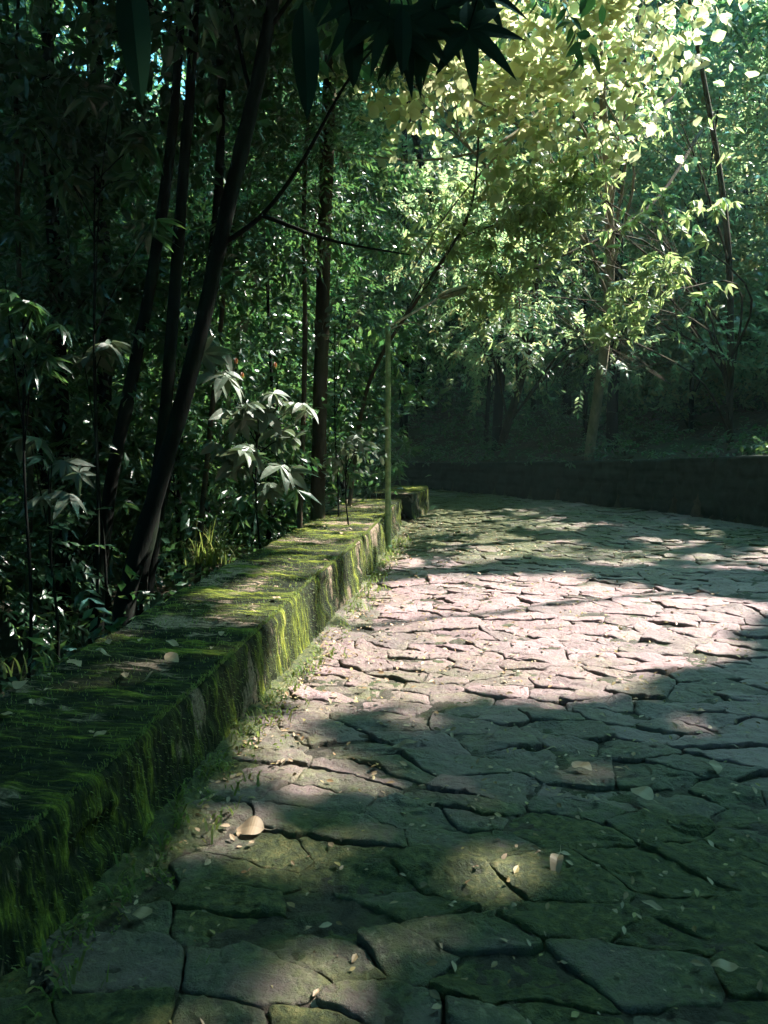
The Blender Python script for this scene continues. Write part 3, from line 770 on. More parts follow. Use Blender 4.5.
tree('tree', 'slim dark trunk just left of the thick leaning one, nearly straight', 'tree', tr_px([(140, 585), (158, 480), (172, 330), (183, 180), (192, 60), (200, -120)], 6.5, 6.9, None),
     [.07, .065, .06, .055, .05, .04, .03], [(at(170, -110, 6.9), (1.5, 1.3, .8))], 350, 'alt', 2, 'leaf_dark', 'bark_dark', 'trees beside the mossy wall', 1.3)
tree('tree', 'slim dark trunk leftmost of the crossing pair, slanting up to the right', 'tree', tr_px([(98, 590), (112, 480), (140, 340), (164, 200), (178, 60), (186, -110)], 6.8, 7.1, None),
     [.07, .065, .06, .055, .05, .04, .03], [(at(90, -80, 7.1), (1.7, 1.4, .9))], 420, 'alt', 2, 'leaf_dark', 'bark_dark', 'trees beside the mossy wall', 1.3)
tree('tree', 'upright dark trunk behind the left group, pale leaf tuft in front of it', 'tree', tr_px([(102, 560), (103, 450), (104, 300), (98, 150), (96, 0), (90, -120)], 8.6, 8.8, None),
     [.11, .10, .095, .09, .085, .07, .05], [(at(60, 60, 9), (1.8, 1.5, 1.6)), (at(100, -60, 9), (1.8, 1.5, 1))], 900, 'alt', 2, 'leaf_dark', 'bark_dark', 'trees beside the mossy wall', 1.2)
tree('tree', 'upright dark trunk left of the lamp post with brown light on its right edge', 'tree', tr_px([(318, 520), (320, 400), (324, 250), (328, 120), (332, 0), (334, -150)], 9.0, 9.3, None),
     [.10, .095, .09, .085, .08, .07, .05], [(at(300, -60, 9.3), (2.0, 1.6, 1.4)), (at(410, -120, 9.2), (1.6, 1.6, 1.0))], 900, 'alt', 2, 'leaf_dark', 'bark', 'trees beside the mossy wall', 1.2)
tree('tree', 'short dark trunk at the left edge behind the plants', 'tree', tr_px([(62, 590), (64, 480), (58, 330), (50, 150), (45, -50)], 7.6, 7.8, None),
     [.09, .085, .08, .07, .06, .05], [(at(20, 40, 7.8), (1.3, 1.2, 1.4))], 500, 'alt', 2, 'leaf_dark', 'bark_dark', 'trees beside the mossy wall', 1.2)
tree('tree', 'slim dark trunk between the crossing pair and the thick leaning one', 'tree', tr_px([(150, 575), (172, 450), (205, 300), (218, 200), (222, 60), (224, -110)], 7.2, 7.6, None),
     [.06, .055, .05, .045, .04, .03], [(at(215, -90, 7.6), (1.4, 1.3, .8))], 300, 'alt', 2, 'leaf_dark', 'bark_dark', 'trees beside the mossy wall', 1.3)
# thin mossy stems
for k, (pts, Y, lab) in enumerate([
    ([(200, 540), (215, 380), (232, 220), (250, 60), (262, -60)], 7.8, 'thin pale green stem rising behind the thick leaning trunk'),
    ([(300, 520), (305, 350), (304, 200), (312, 60), (318, -50)], 8.2, 'thin stem just left of the upright brown-edged trunk'),
    ([(350, 500), (370, 380), (430, 280), (470, 210), (480, 120)], 10.5, 'thin crooked stem curving up to the right above the lamp arm'),
    ([(28, 590), (30, 450), (20, 300), (16, 100), (20, -50)], 7.0, 'thin dark stem nearest the left edge')]):
    p = tr_px(pts, Y, Y+.2, None)
    tree('sapling', lab, 'sapling', p, [.035, .03, .025, .02, .012], [(p[-2], (1.0, 1.0, .8)), (p[-3]+[.2, 0, .2], (.9, .9, .7))], 40 if k == 2 else 320, 'pinnate', 1, 'leaf_mid' if k == 2 else 'leaf_dark', 'bark', 'slender stems behind the wall', 1.0, 12, .25)

# understory mass on the left: many slender trees in shade
def understory(x, y, h, nl, n, kind, mat, label, group, size=1.0, spread=1.3, bark='bark_dark', lod=1, zlo=.8, name='understory_tree'):
    z0 = tz(x, y); top = np.array([x+rng.normal()*.4, y+rng.normal()*.3, z0+h])
    tr = [[x, y, z0], [x+rng.normal()*.15, y+rng.normal()*.1, z0+h*.4], top]
    lobes = []
    for i in range(nl):
        f = (i+.5)/nl; zz = z0+zlo+(h-zlo)*f
        lobes.append((np.array([x+rng.normal()*spread*.45, y+rng.normal()*spread*.4, zz]), (spread*rng.uniform(.7, 1.1), spread*rng.uniform(.6, 1), spread*rng.uniform(.45, .75))))
    return tree(name, label, 'tree', tr, [.015+.006*h, .01+.004*h, .012], lobes, n, kind, lod, mat, bark, group, size, 12, .26, twigs=5)
LG = 'slender understory trees in the shade beyond the wall'
LL = 'slender dark understory tree deep in the shade beyond the mossy wall'
spots = [(-3.6, 7.6, 4.2), (-5.2, 8.2, 5.0), (-2.6, 9.2, 4.6), (-4.4, 10.4, 6.0), (-1.7, 10.6, 5.0), (-6.6, 10.2, 6.5), (-3.0, 12.2, 6.5), (-5.6, 12.6, 7.5), (-1.9, 12.8, 5.6), (-1.9, 15.2, 6.2),
         (-7.8, 12.5, 8), (-2.3, 14.8, 7.5), (-4.4, 15.2, 8.5), (-7.2, 15.5, 9), (-9.5, 14.5, 9), (-9.8, 11, 8), (-4.7, 6.4, 3.2), (-.9, 17.0, 7.5), (-3.4, 17.4, 9), (-6.0, 18, 10), (-9, 18, 11), (-12, 16, 11)]
for (x, y, h) in spots:
    kd = random.choice(['alt', 'alt', 'whorl', 'pinnate'])
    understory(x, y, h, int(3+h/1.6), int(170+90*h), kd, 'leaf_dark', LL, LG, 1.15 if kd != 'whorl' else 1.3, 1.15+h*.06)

# ================================================================== BACKDROP HILLSIDE TREES
BG = 'trees on the bank behind the outer bend'
BL = 'leafy green tree on the shaded bank beyond the bend'
back = []
for (x, y, h) in [(.5, 21.5, 8), (2.8, 20.5, 8), (-2.0, 22.5, 9), (5.0, 18.5, 7.5), (6.8, 16.5, 7.5), (8.2, 14.2, 7.5), (9.4, 11.5, 7), (7.6, 20, 10), (10, 17, 10), (11.5, 13.5, 9), (4.6, 23, 11), (1.2, 25, 12), (-3.5, 26, 12),
                  (8.2, 24.5, 12), (12.5, 21, 12), (14.5, 17, 11), (5, 28, 13), (0, 30, 13), (10.5, 29, 13), (16, 25, 13), (-5.5, 30, 13), (-7, 24.5, 12), (-11, 23, 12), (-13, 28, 13), (19, 20, 13), (3.2, 33, 14), (14, 33, 13), (-9, 34, 14)]:
    near = y < 19
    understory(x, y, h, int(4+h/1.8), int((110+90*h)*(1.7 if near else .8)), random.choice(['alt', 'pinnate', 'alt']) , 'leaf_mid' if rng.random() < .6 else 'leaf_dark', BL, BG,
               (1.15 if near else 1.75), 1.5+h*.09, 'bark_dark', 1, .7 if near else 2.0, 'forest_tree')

# far forest mass high on the hillside: reads as one body of leaves
def far_mass():
    mb = MB()
    n = 9000
    X = rng.uniform(-40, 48, n); Y = rng.uniform(33, 52, n)
    Z = ground_z(X, Y)+rng.uniform(0, 1, n)**.7*9
    P = np.stack([X, Y, Z], 1)
    sprays(P, rng.normal(size=(n, 3)), 3.6, 'big', 1, cull=True, mb=mb, leafkeep=.6)
    o = mb.build('forest', M['leaf_dark'], None, False)
    tag(o, 'distant leafy forest filling the hillside above the road', 'forest', kind='stuff')
far_mass()

# ================================================================== SUNLIT OVERHANGING TREES
def over_tree(label, base, top, lobes, n, kind, mat, size, limbs=(), lod=2, sig=.28, ncl=18, group='sunlit trees reaching over the road', droop=0., r=.11):
    b = np.array([base[0], base[1], tz(*base)])
    m = b*.5+np.array(top)*.5+[.3, 0, 0]
    tree('overhanging_tree', label, 'tree', [b, m, top], [r, r*.8, r*.45], lobes, n, kind, lod, mat, 'bark_pale' if mat == 'leaf_round' else 'bark', group, size, ncl, sig, limbs=limbs, twigs=9, droop=droop, shell=.6, bias=(.15, -.6, -.1))
over_tree('tree with broad pale backlit leaves, at the top centre of the view', (4.3, 15.6), at(600, 40, 12.5),
          [(at(560, -10, 10.0), (1.3, 1.2, .75)), (at(645, 20, 10.0), (1.1, 1.0, .8)), (at(600, 90, 10.4), (1.0, 1.0, .6)), (at(500, 60, 10.8), (1.1, 1.0, .7)), (at(680, -30, 10.4), (1.1, 1.1, .8)), (at(620, 130, 10.8), (1.1, 1.0, .6)), (at(530, 120, 10.8), (1.0, 1.0, .6)), (at(390, 60, 9.5), (.8, .8, .5))],
          900, 'round', 'leaf_round', 1.1, limbs=[([at(600, 40, 12.5), at(520, 130, 11.4), at(430, 160, 10.6), at(300, 145, 9.0)], [.04, .025, .016, .007]),
                                                ([at(520, 130, 11.4), at(450, 210, 11), at(400, 290, 10.8)], [.02, .012, .006])])
over_tree('tree with glossy leaves drooping over the road, white with sun, right of centre', (6.7, 14.4), at(688, -10, 13.2),
          [(at(590, 190, 10.8), (1.1, 1.0, .45)), (at(650, 210, 10.6), (1.0, .9, .4)), (at(560, 250, 11), (1.1, 1.0, .45)), (at(630, 275, 10.8), (.95, .9, .36)), (at(600, 325, 11.2), (1.0, .9, .32)), (at(520, 180, 11.4), (.9, .9, .5)), (at(500, 290, 11.0), (1.0, .8, .4)), (at(450, 225, 11.0), (.8, .7, .4)), (at(540, 200, 10.6), (1.0, .7, .4)), (at(680, 120, 11.2), (1.1, 1.0, .6)), (at(670, 290, 11.4), (1.0, 1.0, .45))],
          1250, 'whorl', 'leaf_glossy', 1.05, limbs=[([at(696, 60, 13.3), at(640, 135, 12.4), at(550, 200, 11.3), at(455, 240, 10.8)], [.045, .03, .018, .008]),
                                                ([at(702, 130, 13.6), at(640, 215, 12.4), at(500, 282, 11.4), at(470, 290, 11.2)], [.035, .025, .016, .009])], sig=.22, droop=.15, r=.07)
over_tree('tree with small light green leaves low over the bend, below the glossy one', (3.0, 19.4), at(540, 200, 15.5),
          [(at(520, 300, 13.6), (1.3, 1.2, .8)), (at(590, 350, 13.6), (1.3, 1.1, .55)), (at(480, 340, 14), (1.1, 1.0, .6)), (at(545, 220, 16), (1.4, 1.2, .9)), (at(450, 240, 14), (1.2, 1.1, .9)), (at(660, 340, 14), (1.0, 1.0, .5))],
          850, 'pinnate', 'leaf_mid', 1.05, lod=2, sig=.26)
over_tree('leafy tree with mixed green foliage at the upper right edge', (11.6, 17.6), at(790, 40, 17.5),
          [(at(px, py, 17+.8*rng.random()), (1.8, 1.4, 1.5)) for px, py in [(715, 10), (770, 90), (690, 110), (750, 190), (810, 0), (700, 220), (760, 290), (690, 320), (640, 60), (650, 200), (740, 370), (640, 340), (820, 220)]],
          4200, 'alt', 'leaf_mid', 1.25, lod=2)

# ================================================================== HIGH CANOPY (mostly above the frame, gives the shade)
CG = 'tall trees whose crowns close over the road'
def canopy():
    pts = []
    for gx in np.arange(-13, 27, 4.6):
        for gy in np.arange(-7, 30, 4.6):
            pts.append((gx+rng.uniform(-1.2, 1.2), gy+rng.uniform(-1.2, 1.2)))
    for k, (x, y) in enumerate(pts):
        z = 10.5+rng.uniform(-.8, 1.8)+max(0, y-16)*.38+max(0, x-8)*.25
        # keep trunks off the road: the crown leans over from a trunk standing beside it
        bx, by = x, y
        so = signed([x], [y], OUTC[::4])[0]
        if xw(np.array(y)) - .9 < x and so < .6 and y > -8:
            if x < 3.5 and y < 13: bx = float(xw(np.array(y)))-1.6-rng.random()*1.5
            else:
                q = OUTC[int(np.argmin(np.hypot(OUTC[:, 0]-x, OUTC[:, 1]-y)))]; v = q-np.array([x, y]); v /= np.linalg.norm(v)+1e-6
                bx, by = q+v*(.9+rng.random())
        for _ in range(30):
            so3 = signed([bx], [by], OUTC[::4])[0]
            if so3 < .7 and bx > float(xw(np.array(by)))-1.0: bx += .5; by += .35
            else: break
        b = np.array([bx, by, tz(bx, by)])
        px, py = onframe(np.array([[bx, by, 2.0]]))
        if by > 1 and 0 < px[0] < 420 and by < 14: b = np.array([-.62*by-2.0, by, tz(-.62*by-2.0, by)])
        for _ in range(14):
            q = np.vstack([np.linspace(b, b+[0, 0, (z-b[2])*.45], 10), np.linspace(b+[0, 0, (z-b[2])*.45], [x, y, z], 14)])
            if lit_clear(q): break
            b = b+np.array([.9, .5, 0]); b[2] = tz(b[0], b[1])
            if _ > 5: x, y = x+.5, y+.4
        lobes = [(np.array([x+rng.normal()*1.2, y+rng.normal()*1.2, z+rng.uniform(-.6, 1.2)]), (2.3, 2.3, .9)) for _ in range(4)]
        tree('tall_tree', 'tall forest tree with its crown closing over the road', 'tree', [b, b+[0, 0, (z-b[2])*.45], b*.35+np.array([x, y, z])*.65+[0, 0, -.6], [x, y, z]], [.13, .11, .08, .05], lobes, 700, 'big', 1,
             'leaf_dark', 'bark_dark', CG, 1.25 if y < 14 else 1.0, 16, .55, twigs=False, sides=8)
canopy()
def added_shade_trees():
    for (x, y, lx, ly) in [(-3.6, -1.5, -1.6, .6), (-4.6, 1.4, -2.6, 2.4), (-2.8, -3.0, .2, -.6)]:  # low crowns added out of view to darken the near wall
        z0 = tz(x, y)
        tree('broadleaf_tree', 'unseen low leafy tree added to shade the near end of the wall', 'tree', [[x, y, z0], [x, y, z0+2.6], [(x+lx)/2, (y+ly)/2, 4.6], [lx, ly, 5.0]], [.12, .10, .07, .04],
             [(np.array([lx, ly, 4.9+max(0, ly-1.2)*.5]), (1.5, 1.2, .5)), (np.array([lx-1.3, ly-.4, 4.9]), (1.4, 1.2, .6))], 900, 'big', 1, 'leaf_dark', 'bark_dark', 'trees added out of view to hold back sky light', .8, 16, .35, twigs=False)
    for (x, y) in [(-8, -7), (-4, -9), (0, -8.5), (4, -9), (8, -8), (12.5, -6), (13, -2), (13.5, 2), (13, 6), (12.6, 9.5), (-7, -2.5), (-8.5, 2), (-10, 6), (17, 0), (17, 6), (16, 11), (-12, 0), (-14, 8)]:  # trees added outside the view to block light from the low sky
        z0 = tz(x, y)
        tree('tall_tree', 'unseen leafy tree added beside and behind the road to block low sky', 'tree', [[x, y, z0], [x+.3, y, z0+4], [x, y, z0+8]], [.16, .12, .05],
             [(np.array([x+rng.normal()*.8, y+rng.normal()*.8, z0+k]), (2.1, 2.1, 1.4)) for k in (1.6, 3.4, 5.4, 7.6)], 620, 'big', 1, 'leaf_dark', 'bark_dark', 'trees added out of view to hold back sky light', 1.0, 16, .6, twigs=False)
added_shade_trees()

# ================================================================== FOREGROUND LOBED LEAVES (top of the view)
def lobed_leaf(mb, base, axis, nrm, Rr, nl=7, span=2.3):
    """palmate leaf: pointed fingers radiating from the stalk end"""
    axis = axis/np.linalg.norm(axis); nrm = nrm/np.linalg.norm(nrm); sd = np.cross(nrm, axis)
    for i in range(nl):
        a = -span+2*span*i/(nl-1); L = Rr*(1-.32*abs(a)/span)*rng.uniform(.92, 1.05); Wd = Rr*.25
        V, T, Q = leaf_tpl(L, Wd, 5, .2, .22, 'lance')
        ca, sa = math.cos(a), math.sin(a)
        X = axis*ca+sd*sa; Yv = -axis*sa+sd*ca
        W = base+V[:, :1]*X+V[:, 1:2]*Yv+V[:, 2:]*nrm
        mb.add(W, [T, Q])
def front_tree():
    b = np.array([-1.95, .35, tz(-2.4, .4)])
    t = empty('broadleaf_tree', b); tag(t, 'near tree whose dark lobed leaves hang into the top of the view', 'tree')
    j = np.array([-1.0, 1.9, 3.35])
    m = MB(); tube(m, [b, [-1.85, .7, 1.6], [-1.6, 1.2, 2.9], j+[-.2, -.2, .3]], [.09, .08, .06, .045], 10, n=26, rough=.1); m.build('trunk', M['bark_dark'], t, True, b)
    br = MB(); e1 = at(395, -25, 2.75); e2 = at(500, -40, 2.8); e3 = at(300, -40, 2.6)
    tube(br, [j+[-.2, -.2, .3], e3+[0, 0, .12], e1+[0, 0, .08], e2+[0, 0, .02]], [.035, .025, .016, .008], 7, n=24)
    lv = MB()
    for (px, py, Y, dirx, dirz, rr) in [(412, 22, 2.7, .15, -1, .22), (468, 30, 2.75, .75, -.65, .24), (435, 10, 2.8, -.2, -1, .22), (360, 0, 2.6, -.6, -.8, .2), (388, 18, 2.55, -.35, -1, .19), (480, -8, 2.9, .9, -.25, .2),
                                     (330, -18, 2.7, -.4, -.9, .18), (405, 34, 2.7, .1, -1, .2)]:
        p = at(px, py, Y); near = min([e1, e2, e3], key=lambda q: np.linalg.norm(q-p))
        tube(br, [near+[0, 0, .05], (near+p)/2+[0, 0, .05], p], [.005, .004, .003], 5, n=8)
        lobed_leaf(lv, p, np.array([dirx, rng.uniform(-.25, .25), dirz]), np.array([rng.uniform(-.2, .2), -1., .45]), rr)
    # single long hanging leaves
    for (px, py, Y, L, Wd) in [(303, 0, 2.5, .34, .09), (128, -35, 2.4, .38, .10), (352, 20, 2.6, .2, .07), (402, 5, 2.5, .2, .06)]:
        V, T, Q = leaf_tpl(L, Wd, 6, .25, .1, 'oval'); p = at(px, py, Y)
        X = np.array([.03, .12, -1.]); X /= np.linalg.norm(X); sd = np.array([1., .25, .05]); sd /= np.linalg.norm(sd); nr = np.cross(X, sd)
        lv.add(p+V[:, :1]*X+V[:, 1:2]*sd+V[:, 2:]*nr, [T, Q])
        tube(br, [p, p+[-.03, 0, .15], p+[-.1, .05, .35]], [.003, .004, .006], 5, n=8)
    br.build('branches', M['bark_dark'], t, True, b)
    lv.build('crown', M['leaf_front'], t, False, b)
front_tree()

# ================================================================== SHRUBS, PLANTS
def plant(name, label, cat, c, heads, stem_z, mat, kind='whorl', size=1.0, ns=3, lod=4, group=None, flowers=()):
    """stems from one foot, each ending in a head of leaves"""
    b = np.array([c[0], c[1], tz(c[0], c[1])]); t = empty(name, b); tag(t, label, cat, group)
    st = MB(); P, D = [], []
    H_ = np.array(heads, float); top = H_.mean(0); fork = b+(top-b)*.62
    tube(st, [b, (b+fork)/2+[.04, 0, 0], fork, top], [.014, .012, .009, .006], 6, n=16)
    for h in heads:
        h = np.asarray(h, float); s0 = fork+(top-fork)*rng.random(); tube(st, [s0, (s0+h)/2+[rng.normal()*.03, 0, .05], h], [.006, .005, .003], 5, n=10)
        for q in range(ns):
            P.append(h+rng.normal(size=3)*.05*size); D.append(np.array([rng.normal()*.6, -.4+rng.normal()*.5, rng.normal()*.25]))
    st.build('stems', M['bark_dark'], t, True, b)
    sprays(np.array(P), np.array(D), size, kind, lod, cull=False).build('leaves', M[mat], t, False, b)
    if len(flowers):
        fm = MB()
        for f in flowers:
            for q in range(5):
                V, T, Q = leaf_tpl(.045, .018, 3, .4, .7, 'oval'); Rm = rotm(np.array(q*1.25), np.array(.7), np.array(0.))
                fm.add(f+V@Rm.T, [T, Q])
        fm.build('flowers', M['leaf_red'], t, False, b)
    return t
plant('shrub', 'pale broad-leaved shrub with orange flowers, behind the middle of the wall', 'shrub', at(255, 560, 6.7)[:2],
      [at(x, y, Y) for x, y, Y in [(258, 405, 6.5), (285, 398, 6.6), (238, 420, 6.6), (222, 455, 6.5), (285, 440, 6.7), (252, 448, 6.4), (300, 405, 6.7), (225, 375, 6.7), (215, 345, 6.8), (236, 470, 6.6), (268, 485, 6.7), (290, 470, 6.7)]], 1, 'leaf_pale', 'broad', 1.1, 3,
      flowers=[at(242, 372, 6.5), at(275, 362, 6.6), at(236, 358, 6.6)])
plant('shrub', 'small leafy tuft standing against the upright dark trunk at left', 'shrub', at(100, 580, 6.3)[:2], [at(95, 345, 6.2), at(108, 340, 6.2), at(82, 352, 6.3)], 1, 'leaf_pale', 'broad', 1.1, 2)
plant('shrub', 'low leafy plant near the left edge with spreading pale leaves', 'shrub', at(50, 600, 5.6)[:2], [at(52, 462, 5.5), at(30, 440, 5.6), at(70, 480, 5.4), at(42, 490, 5.6)], 1, 'leaf_pale', 'whorl', 1.15, 2)
plant('shrub', 'small bright plant left of the lamp post', 'shrub', at(345, 530, 8.4)[:2], [at(345, 432, 8.3), at(348, 447, 8.3), at(338, 455, 8.3), at(356, 440, 8.4), at(344, 470, 8.3)], 1, 'leaf_pale', 'alt', .8, 3)
plant('shrub', 'leafy plant hanging above the wall left of the lamp arm', 'shrub', at(335, 520, 9.2)[:2], [at(338, 352, 9), at(352, 325, 9), at(322, 340, 9), at(300, 330, 9.1), at(362, 300, 9.1)], 1, 'leaf_pale', 'alt', .9, 2)
plant('shrub', 'dark leafy plant at the far left above eye level', 'shrub', at(20, 600, 5.2)[:2], [at(12, 330, 5), at(35, 300, 5), at(40, 350, 5.1), at(5, 280, 5.1)], 1, 'leaf_dark', 'whorl', 1.2, 3)
hs = [at(40, 130, 6), at(60, 170, 6), at(110, 100, 6.2), at(150, 140, 6), at(120, 180, 6.2), at(30, 220, 6), at(150, 230, 6.2)]
plant('shrub', 'tall thin plant with hanging narrow leaves, upper left', 'shrub', at(90, 620, 6)[:2], hs, 1, 'leaf_dark', 'whorl', 1.3, 3)

def grass_tuft(label, c, n, L, W, group='grass tufts along the wall', spread=.10, mat='grass', lean=None):
    b = np.array([c[0], c[1], c[2]]); t = MB()
    for i in range(n):
        a = rng.uniform(0, 2*np.pi); out = rng.uniform(.2, 1.0); l = L*rng.uniform(.55, 1.15)
        p0 = b+np.array([rng.normal()*spread, rng.normal()*spread, -.02]); k = 6; ts = np.linspace(0, 1, k)
        d = np.array([math.cos(a), math.sin(a), 0])
        c_ = p0+d*(ts[:, None]**1.5)*l*out*.8+np.array([0, 0, 1])*(ts*l*(1-.35*out)-out*.55*l*ts**3)[:, None]
        s = np.array([-d[1], d[0], 0])*W*.5*(1-ts[:, None]**2)+1e-5
        V = np.stack([c_-s, c_+s], 1).reshape(-1, 3); j = np.arange(k-1)*2
        t.add(V, np.stack([j, j+1, j+3, j+2], 1))
    o = t.build('grass_tuft', M[mat], None, False, base=b); o.location = tuple(b)
    tag(o, label, 'grass', group); return o
grass_tuft('largest pale arching grass tuft, behind the wall below the shrub with orange flowers', (*at(212, 540, 6.8)[:2], tz(*at(212, 540, 6.8)[:2])+.62), 90, .55, .012)
grass_tuft('long bladed grass leaning out behind the wall near the lamp post', (*at(290, 520, 7.0)[:2], tz(*at(290, 520, 7)[:2])+.3), 26, .75, .014)
grass_tuft('small pale grass tuft behind the wall at far left', (*at(22, 690, 3.6)[:2], .28), 24, .22, .012)
grass_tuft('dark grass tuft at the foot of the wall in the near left corner', (*gnd(60, 1010)[:2], .0), 60, .10, .006)

# weeds and moss tufts along the foot of the wall (uncountable)
def weeds():
    mb = MB()
    yy = rng.uniform(1.0, 10.2, 200)
    for y in yy:
        dw_ = abs(rng.normal())*.11+.02; x = float(xw(np.array(y)))+dw_
        if vnoise(np.array([y*1.3]), np.array([2.]), seed=81)[0] < -.25: continue
        for q in range(6):
            a = rng.uniform(0, 2*np.pi); l = rng.uniform(.02, .07); d = np.array([math.cos(a), math.sin(a), 0])
            p0 = np.array([x+rng.normal()*.02, y+rng.normal()*.03, .02]); w = np.array([-d[1], d[0], 0])*rng.uniform(.002, .006)
            V = np.array([p0-w, p0+w, p0+d*l*.4+w+[0, 0, l*.7], p0+d*l*.4-w+[0, 0, l*.7], p0+d*l+[0, 0, l*.8]])
            mb.add(V, [np.array([[0, 1, 2, 3]]), np.array([[3, 2, 4]])])
    # leafy weeds
    n = 90; y = rng.uniform(2.0, 10, n); x = xw(y)+np.abs(rng.normal(size=n))*.10+.03
    P = np.stack([x, y, np.full(n, .03)], 1); sprays(P, rng.normal(size=(n, 3))*[1, 1, .3]+[0, 0, .3], .28, 'small', 1, cull=False, mb=mb)
    o = mb.build('weeds', M['grass'], None, False); tag(o, 'low weeds and moss tufts creeping along the foot of the mossy wall', 'weeds', kind='stuff')
weeds()
def moss_fuzz():
    """short upright moss shoots on the wall: breaks its outline"""
    mb = MB(); n = 16000
    y = rng.uniform(1.2, 10.5, n); u = rng.random(n)
    edge = rng.random(n) < .45
    off = np.where(edge, -.04-.03*rng.random(n), -.04-.80*u); z = .43*HF(y)+.004
    x = xw(y)+off
    face = rng.random(n) < .35
    fz = rng.uniform(.02, .42, n)*HF(y); x = np.where(face, xw(y)-.04*fz/.43+.01, x); z = np.where(face, fz, z)
    for sx in range(1):
        l = rng.uniform(.006, .022, n); a = rng.uniform(0, 2*np.pi, n); w = rng.uniform(.0015, .0035, n)
        dx = np.where(face, .8*l, np.cos(a)*l*.5); dy = np.sin(a)*l*.5; dz = np.where(face, -l*.4, l)
        p = np.stack([x, y, z], 1)
        V = np.stack([p+np.stack([np.sin(a)*w, -np.cos(a)*w, 0*w], 1), p-np.stack([np.sin(a)*w, -np.cos(a)*w, 0*w], 1), p+np.stack([dx, dy, dz], 1)], 1)
        mb.add(V.reshape(-1, 3), (np.arange(n)*3)[:, None]+np.array([[0, 1, 2]]))
    o = mb.build('moss', M['grass'], None, False); tag(o, 'short fuzzy moss shoots over the top and face of the low wall', 'moss', kind='stuff')
moss_fuzz()

# forest litter (uncountable)
def litter():
    mb = MB(); V, T, Q = leaf_tpl(.09, .045, 2, .2, .1, 'oval'); n = 9000
    X = rng.uniform(-9, 13, n); Y = rng.uniform(2, 24, n); so = signed(X, Y, OUTC[::4])
    ok = ((X < xw(Y)-.95) & (so < -.2)) | (so > .35); X, Y = X[ok], Y[ok]; n = len(X)
    P = np.stack([X, Y, ground_z(X, Y)+.035], 1); Rm = rotm(rng.uniform(0, 6.28, n), rng.normal(0, .25, n), rng.normal(0, .3, n)); sc = rng.uniform(.6, 1.5, n)
    W = P[:, None]+np.einsum('nij,vj->nvi', Rm, V)*sc[:, None, None]; off = (np.arange(n)*len(V))[:, None, None]
    mb.add(W.reshape(-1, 3), [(T[None]+off).reshape(-1, 3), (Q[None]+off).reshape(-1, 4)])
    o = mb.build('leaf_litter', M['leaf_litter'], None, False); tag(o, 'brown leaf litter over the shaded forest floor', 'leaf litter', kind='stuff')
    # crumbs of leaf and twig in the joints of the paving
    mb = MB(); n = 5200; Y = rng.uniform(1.3, 13, n)**1.0; X = xw(Y)+.1+np.abs(rng.normal(size=n))*2.2
    X[:1500] = (xw(Y)+np.abs(rng.normal(size=n))*.10+.02)[:1500]
    ok = (X < 6); X, Y = X[ok], Y[ok]; n = len(X)
    P = np.stack([X, Y, np.full(n, .012)], 1); Rm = rotm(rng.uniform(0, 6.28, n), rng.normal(0, .3, n), rng.normal(0, .4, n)); sc = rng.uniform(.12, .5, n)**1.0
    W = P[:, None]+np.einsum('nij,vj->nvi', Rm, V)*sc[:, None, None]; off = (np.arange(n)*len(V))[:, None, None]
    mb.add(W.reshape(-1, 3), [(T[None]+off).reshape(-1, 3), (Q[None]+off).reshape(-1, 4)])
    o = mb.build('debris', M['leaf_dry'], None, False); tag(o, 'crumbs of dry leaf and twig scattered over the stone paving', 'debris', kind='stuff')
litter()

def undergrowth():
    mb = MB(); n = 15000
    X = rng.uniform(-11, 15, n); Y = rng.uniform(2.5, 27, n); so = signed(X, Y, OUTC[::4])
    cl = fbm(X*.55, Y*.55, seed=95, oct=3)
    right = (so > .30) & (so < 9) & (cl > -.35); left = (X < xw(Y)-1.15) & (so < -.3) & (cl > .05) & (Y > 4.5)
    fringe = (so > .12) & (so < .5)
    ok = right | left | fringe; X, Y, so = X[ok], Y[ok], so[ok]; m = len(X)
    hh = rng.random(m)**1.6*np.where(so > 0, .25+.5*sstep(.3, 2.5, so), .4)
    P = np.stack([X, Y, ground_z(X, Y)+.05+hh], 1); D = np.stack([rng.normal(size=m), rng.normal(size=m)-.2, rng.uniform(-.1, .9, m)], 1)
    half = rng.random(m) < .5
    sprays(P[half], D[half], 1.1, 'pinnate', 1, cull=False, mb=mb, leafkeep=.8); sprays(P[~half], D[~half], 1.0, 'alt', 1, cull=False, mb=mb)
    o = mb.build('undergrowth', M['leaf_dark'], None, False); tag(o, 'low dark undergrowth covering the bank and the forest floor', 'undergrowth', kind='stuff')
undergrowth()

